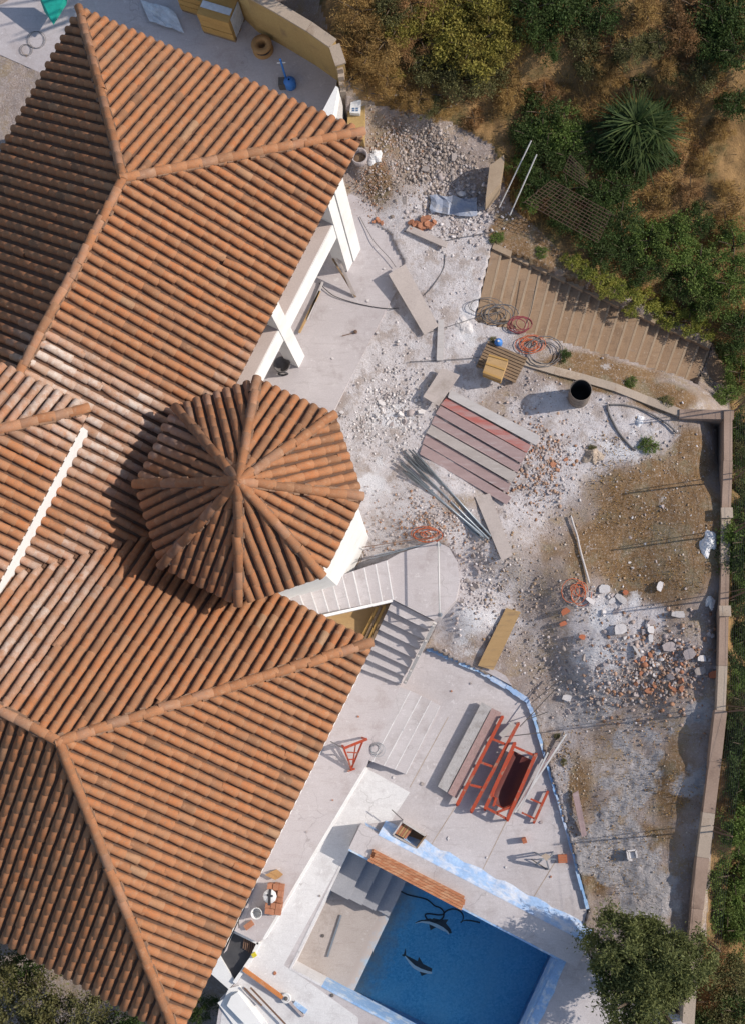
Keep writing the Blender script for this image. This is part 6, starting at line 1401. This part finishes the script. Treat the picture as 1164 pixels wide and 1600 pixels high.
# olive tree over the deck corner
ot = thing('olive_tree', G(1000, 1535), 'round grey green olive tree over the lower deck corner', 'tree')
c = G(1000, 1535); limbs(c, 1.5, 2.2, 8, .13).build('trunk', 'bark', ot)
cr = leaf_cloud('crown', 'leaf_tree', 240, 170, .055, .17, .9, .3, .35, .36); o = bpy.data.objects.new('crown', cr); link(o, ot); o.location = P(1006, 1515, .0) - c; o.scale = (1.80, 1.76, 1.5)
cr = leaf_cloud('crown', 'leaf_dark', 60, 120, .07, .2, .8, .2, .1, .4); o = bpy.data.objects.new('inner_foliage', cr); link(o, ot); o.location = P(1000, 1515, -.2) - c; o.scale = (1.35, 1.25, 1.0)
# palm-like yucca
pm = thing('yucca_palm', G(988, 215), 'spiky green yucca palm on the slope above the stair', 'palm')
c = G(988, 215); mb = MB(); mb.tube([c - Vector((0, 0, .2)), c + Vector((.02, .02, .6))], [.12, .09], 8)
heads = [(Vector((0, .05, .75)), 1.0), (Vector((.55, -.15, .55)), .8), (Vector((-.35, .25, .5)), .65), (Vector((.25, -.5, .35)), .8), (Vector((-.4, -.35, .3)), .7), (Vector((.6, .35, .35)), .7)]
for h, s in heads: mb.tube([c + Vector((0, 0, .3)), c + h * .6 + Vector((0, 0, .1)), c + h], [.09, .075, .06], 6)
mb.build('trunk', 'bark', pm)
for h, s in heads:
    V, Fq, rr = [], [], []; k = 0
    for i in range(170):
        a = random.uniform(0, 6.28); el = math.asin(random.uniform(-.1, .97)); L = s * random.uniform(.75, 1.35); w = .036
        d = Vector((math.cos(a) * math.cos(el), math.sin(a) * math.cos(el), math.sin(el))); sd2 = d.cross(Vector((0, 0, 1)))
        if sd2.length < .05: sd2 = Vector((1, 0, 0))
        sd2.normalize(); p = c + h; rv_ = random.random(); droop = random.uniform(.05, .55)
        for q in range(4):
            f = q / 3; pp = p + d * (L * f) - Vector((0, 0, droop * L * f * f)); ww = w * (1 - .85 * f) if f > .3 else w * (.6 + f)
            V += [pp - sd2 * ww, pp + sd2 * ww]; rr += [rv_, rv_]
            if q: Fq.append((k + 2 * q - 2, k + 2 * q - 1, k + 2 * q + 1, k + 2 * q))
        k += 8
    me = npmesh('leaf_rosette', np.array([list(v - c) for v in V]), np.array(Fq), 'leaf_palm', True, {'rnd': np.array(rr)}); o = bpy.data.objects.new('leaf_rosette', me); link(o, pm)
# dry grass of the slopes, uncountable
def grass():
    PX, PY = [], []
    for poly, n in (([(540, -20), (535, 110), (580, 165), (760, 215), (800, 330), (1110, 530), (1164, 620), (1164, -20)], 62000), ([(1150, 640), (1145, 1100), (1115, 1480), (1080, 1600), (1164, 1600), (1164, 640)], 5000), ([(930, 1100), (870, 1160), (930, 1400), (1080, 1420), (1110, 1150)], 2600), ([(920, 680), (930, 900), (1110, 930), (1110, 680)], 2600)):
        xs = [p[0] for p in poly]; ys = [p[1] for p in poly]; x = rng.uniform(min(xs), max(xs), n); y = rng.uniform(min(ys), max(ys), n); m = inpoly(x, y, poly); PX.append(x[m]); PY.append(y[m])
    PX, PY = np.concatenate(PX), np.concatenate(PY); z = np.zeros(len(PX))
    for _ in range(5):
        r = np.stack([PX - 582, -(PY - 800), np.full(len(PX), -FPX)], -1) @ CR.T; t = (z - CAMH) / r[:, 2]; x, y = r[:, 0] * t, r[:, 1] * t; z = hz(x, y)
    dn = fbm(x, y, .8, 4, 77); keep = (rng.random(len(x)) < np.clip((dn - .36) * 5, .05, 1))
    for q in (RSTW, DECK): keep &= ~inpoly(x, y, q)
    x, y, z, PX, PY = x[keep], y[keep], z[keep], PX[keep], PY[keep]; n = len(x)
    hill = (PX > 530) & (PY < 640); z = z + np.where(hill, .02, 0)
    L = np.where(hill, rng.uniform(.10, .34, n), rng.uniform(.05, .14, n)); a = rng.uniform(0, 6.28, n); le = rng.uniform(.2, 1.0, n); w = rng.uniform(.006, .014, n)
    b = np.stack([x, y, z], -1); d = np.stack([np.cos(a) * le, np.sin(a) * le, np.ones(n)], -1); d /= np.linalg.norm(d, axis=1, keepdims=True); s = np.stack([-np.sin(a), np.cos(a), np.zeros(n)], -1) * w[:, None]
    V = np.stack([b - s, b + s, b + d * L[:, None]], 1).reshape(-1, 3); F = np.arange(n * 3).reshape(-1, 3); rv_ = np.repeat(rng.random(n), 3)
    me = npmesh('grass', V, F, 'leaf_dry', False, {'rnd': rv_}); o = bpy.data.objects.new('dry_grass', me); link(o); tag(o, 'dry straw coloured grass on the slopes and the bare garden', 'grass', kind='stuff')
grass()

for i, (px, py, h, r, lab) in enumerate(((470, -70, 4.6, 1.5, 'added tall pine shading the yard, unseen above the ochre wall'), (560, -120, 5.2, 1.7, 'tallest added pine shading the yard, unseen beyond the top edge'), (390, -120, 4.4, 1.5, 'unseen added pine behind the film wrapped pallets beyond the top edge'), (640, -60, 4.4, 1.4, 'unseen added pine above the yellow green shrubs beyond the top edge'))):  # unseen pines, added to cast shade on the top yard
    c = G(px, py); t = thing('shade_pine', c, lab, 'tree', 'added shade pines beyond the top edge'); limbs(c, r, h, 7, .14).build('trunk', 'bark', t)
    o = bpy.data.objects.new('crown', CROWN['leaf_dark', 'L'][i % 2]); link(o, t); o.location = (0, 0, h * .55); o.scale = (r, r, h * .6); o.rotation_euler = (0, 0, i)

# ---------------------------------------------------------------- tell look-alikes apart by their place in the row
ORD = ['first', 'second', 'third', 'fourth', 'fifth', 'sixth', 'seventh', 'eighth', 'ninth', 'tenth', 'eleventh', 'twelfth', 'thirteenth', 'fourteenth', 'fifteenth', 'sixteenth', 'seventeenth']
byl = {}
for o in scene.objects:
    if o.parent is None and o.get('label') and o.get('kind') == 'thing': byl.setdefault(o['label'], []).append(o)
for lab, os_ in byl.items():
    if 1 < len(os_) <= 17:
        def mid(o):
            if o.type == 'MESH': return Q(o.location + sum((v.co for v in o.data.vertices), Vector()) / len(o.data.vertices))[0]
            return Q(o.location)[0]
        os_.sort(key=mid)
        for i, o in enumerate(os_): o['label'] = lab + ', ' + ('leftmost' if i == 0 else 'rightmost' if i == len(os_) - 1 else ORD[i] + ' from the left')
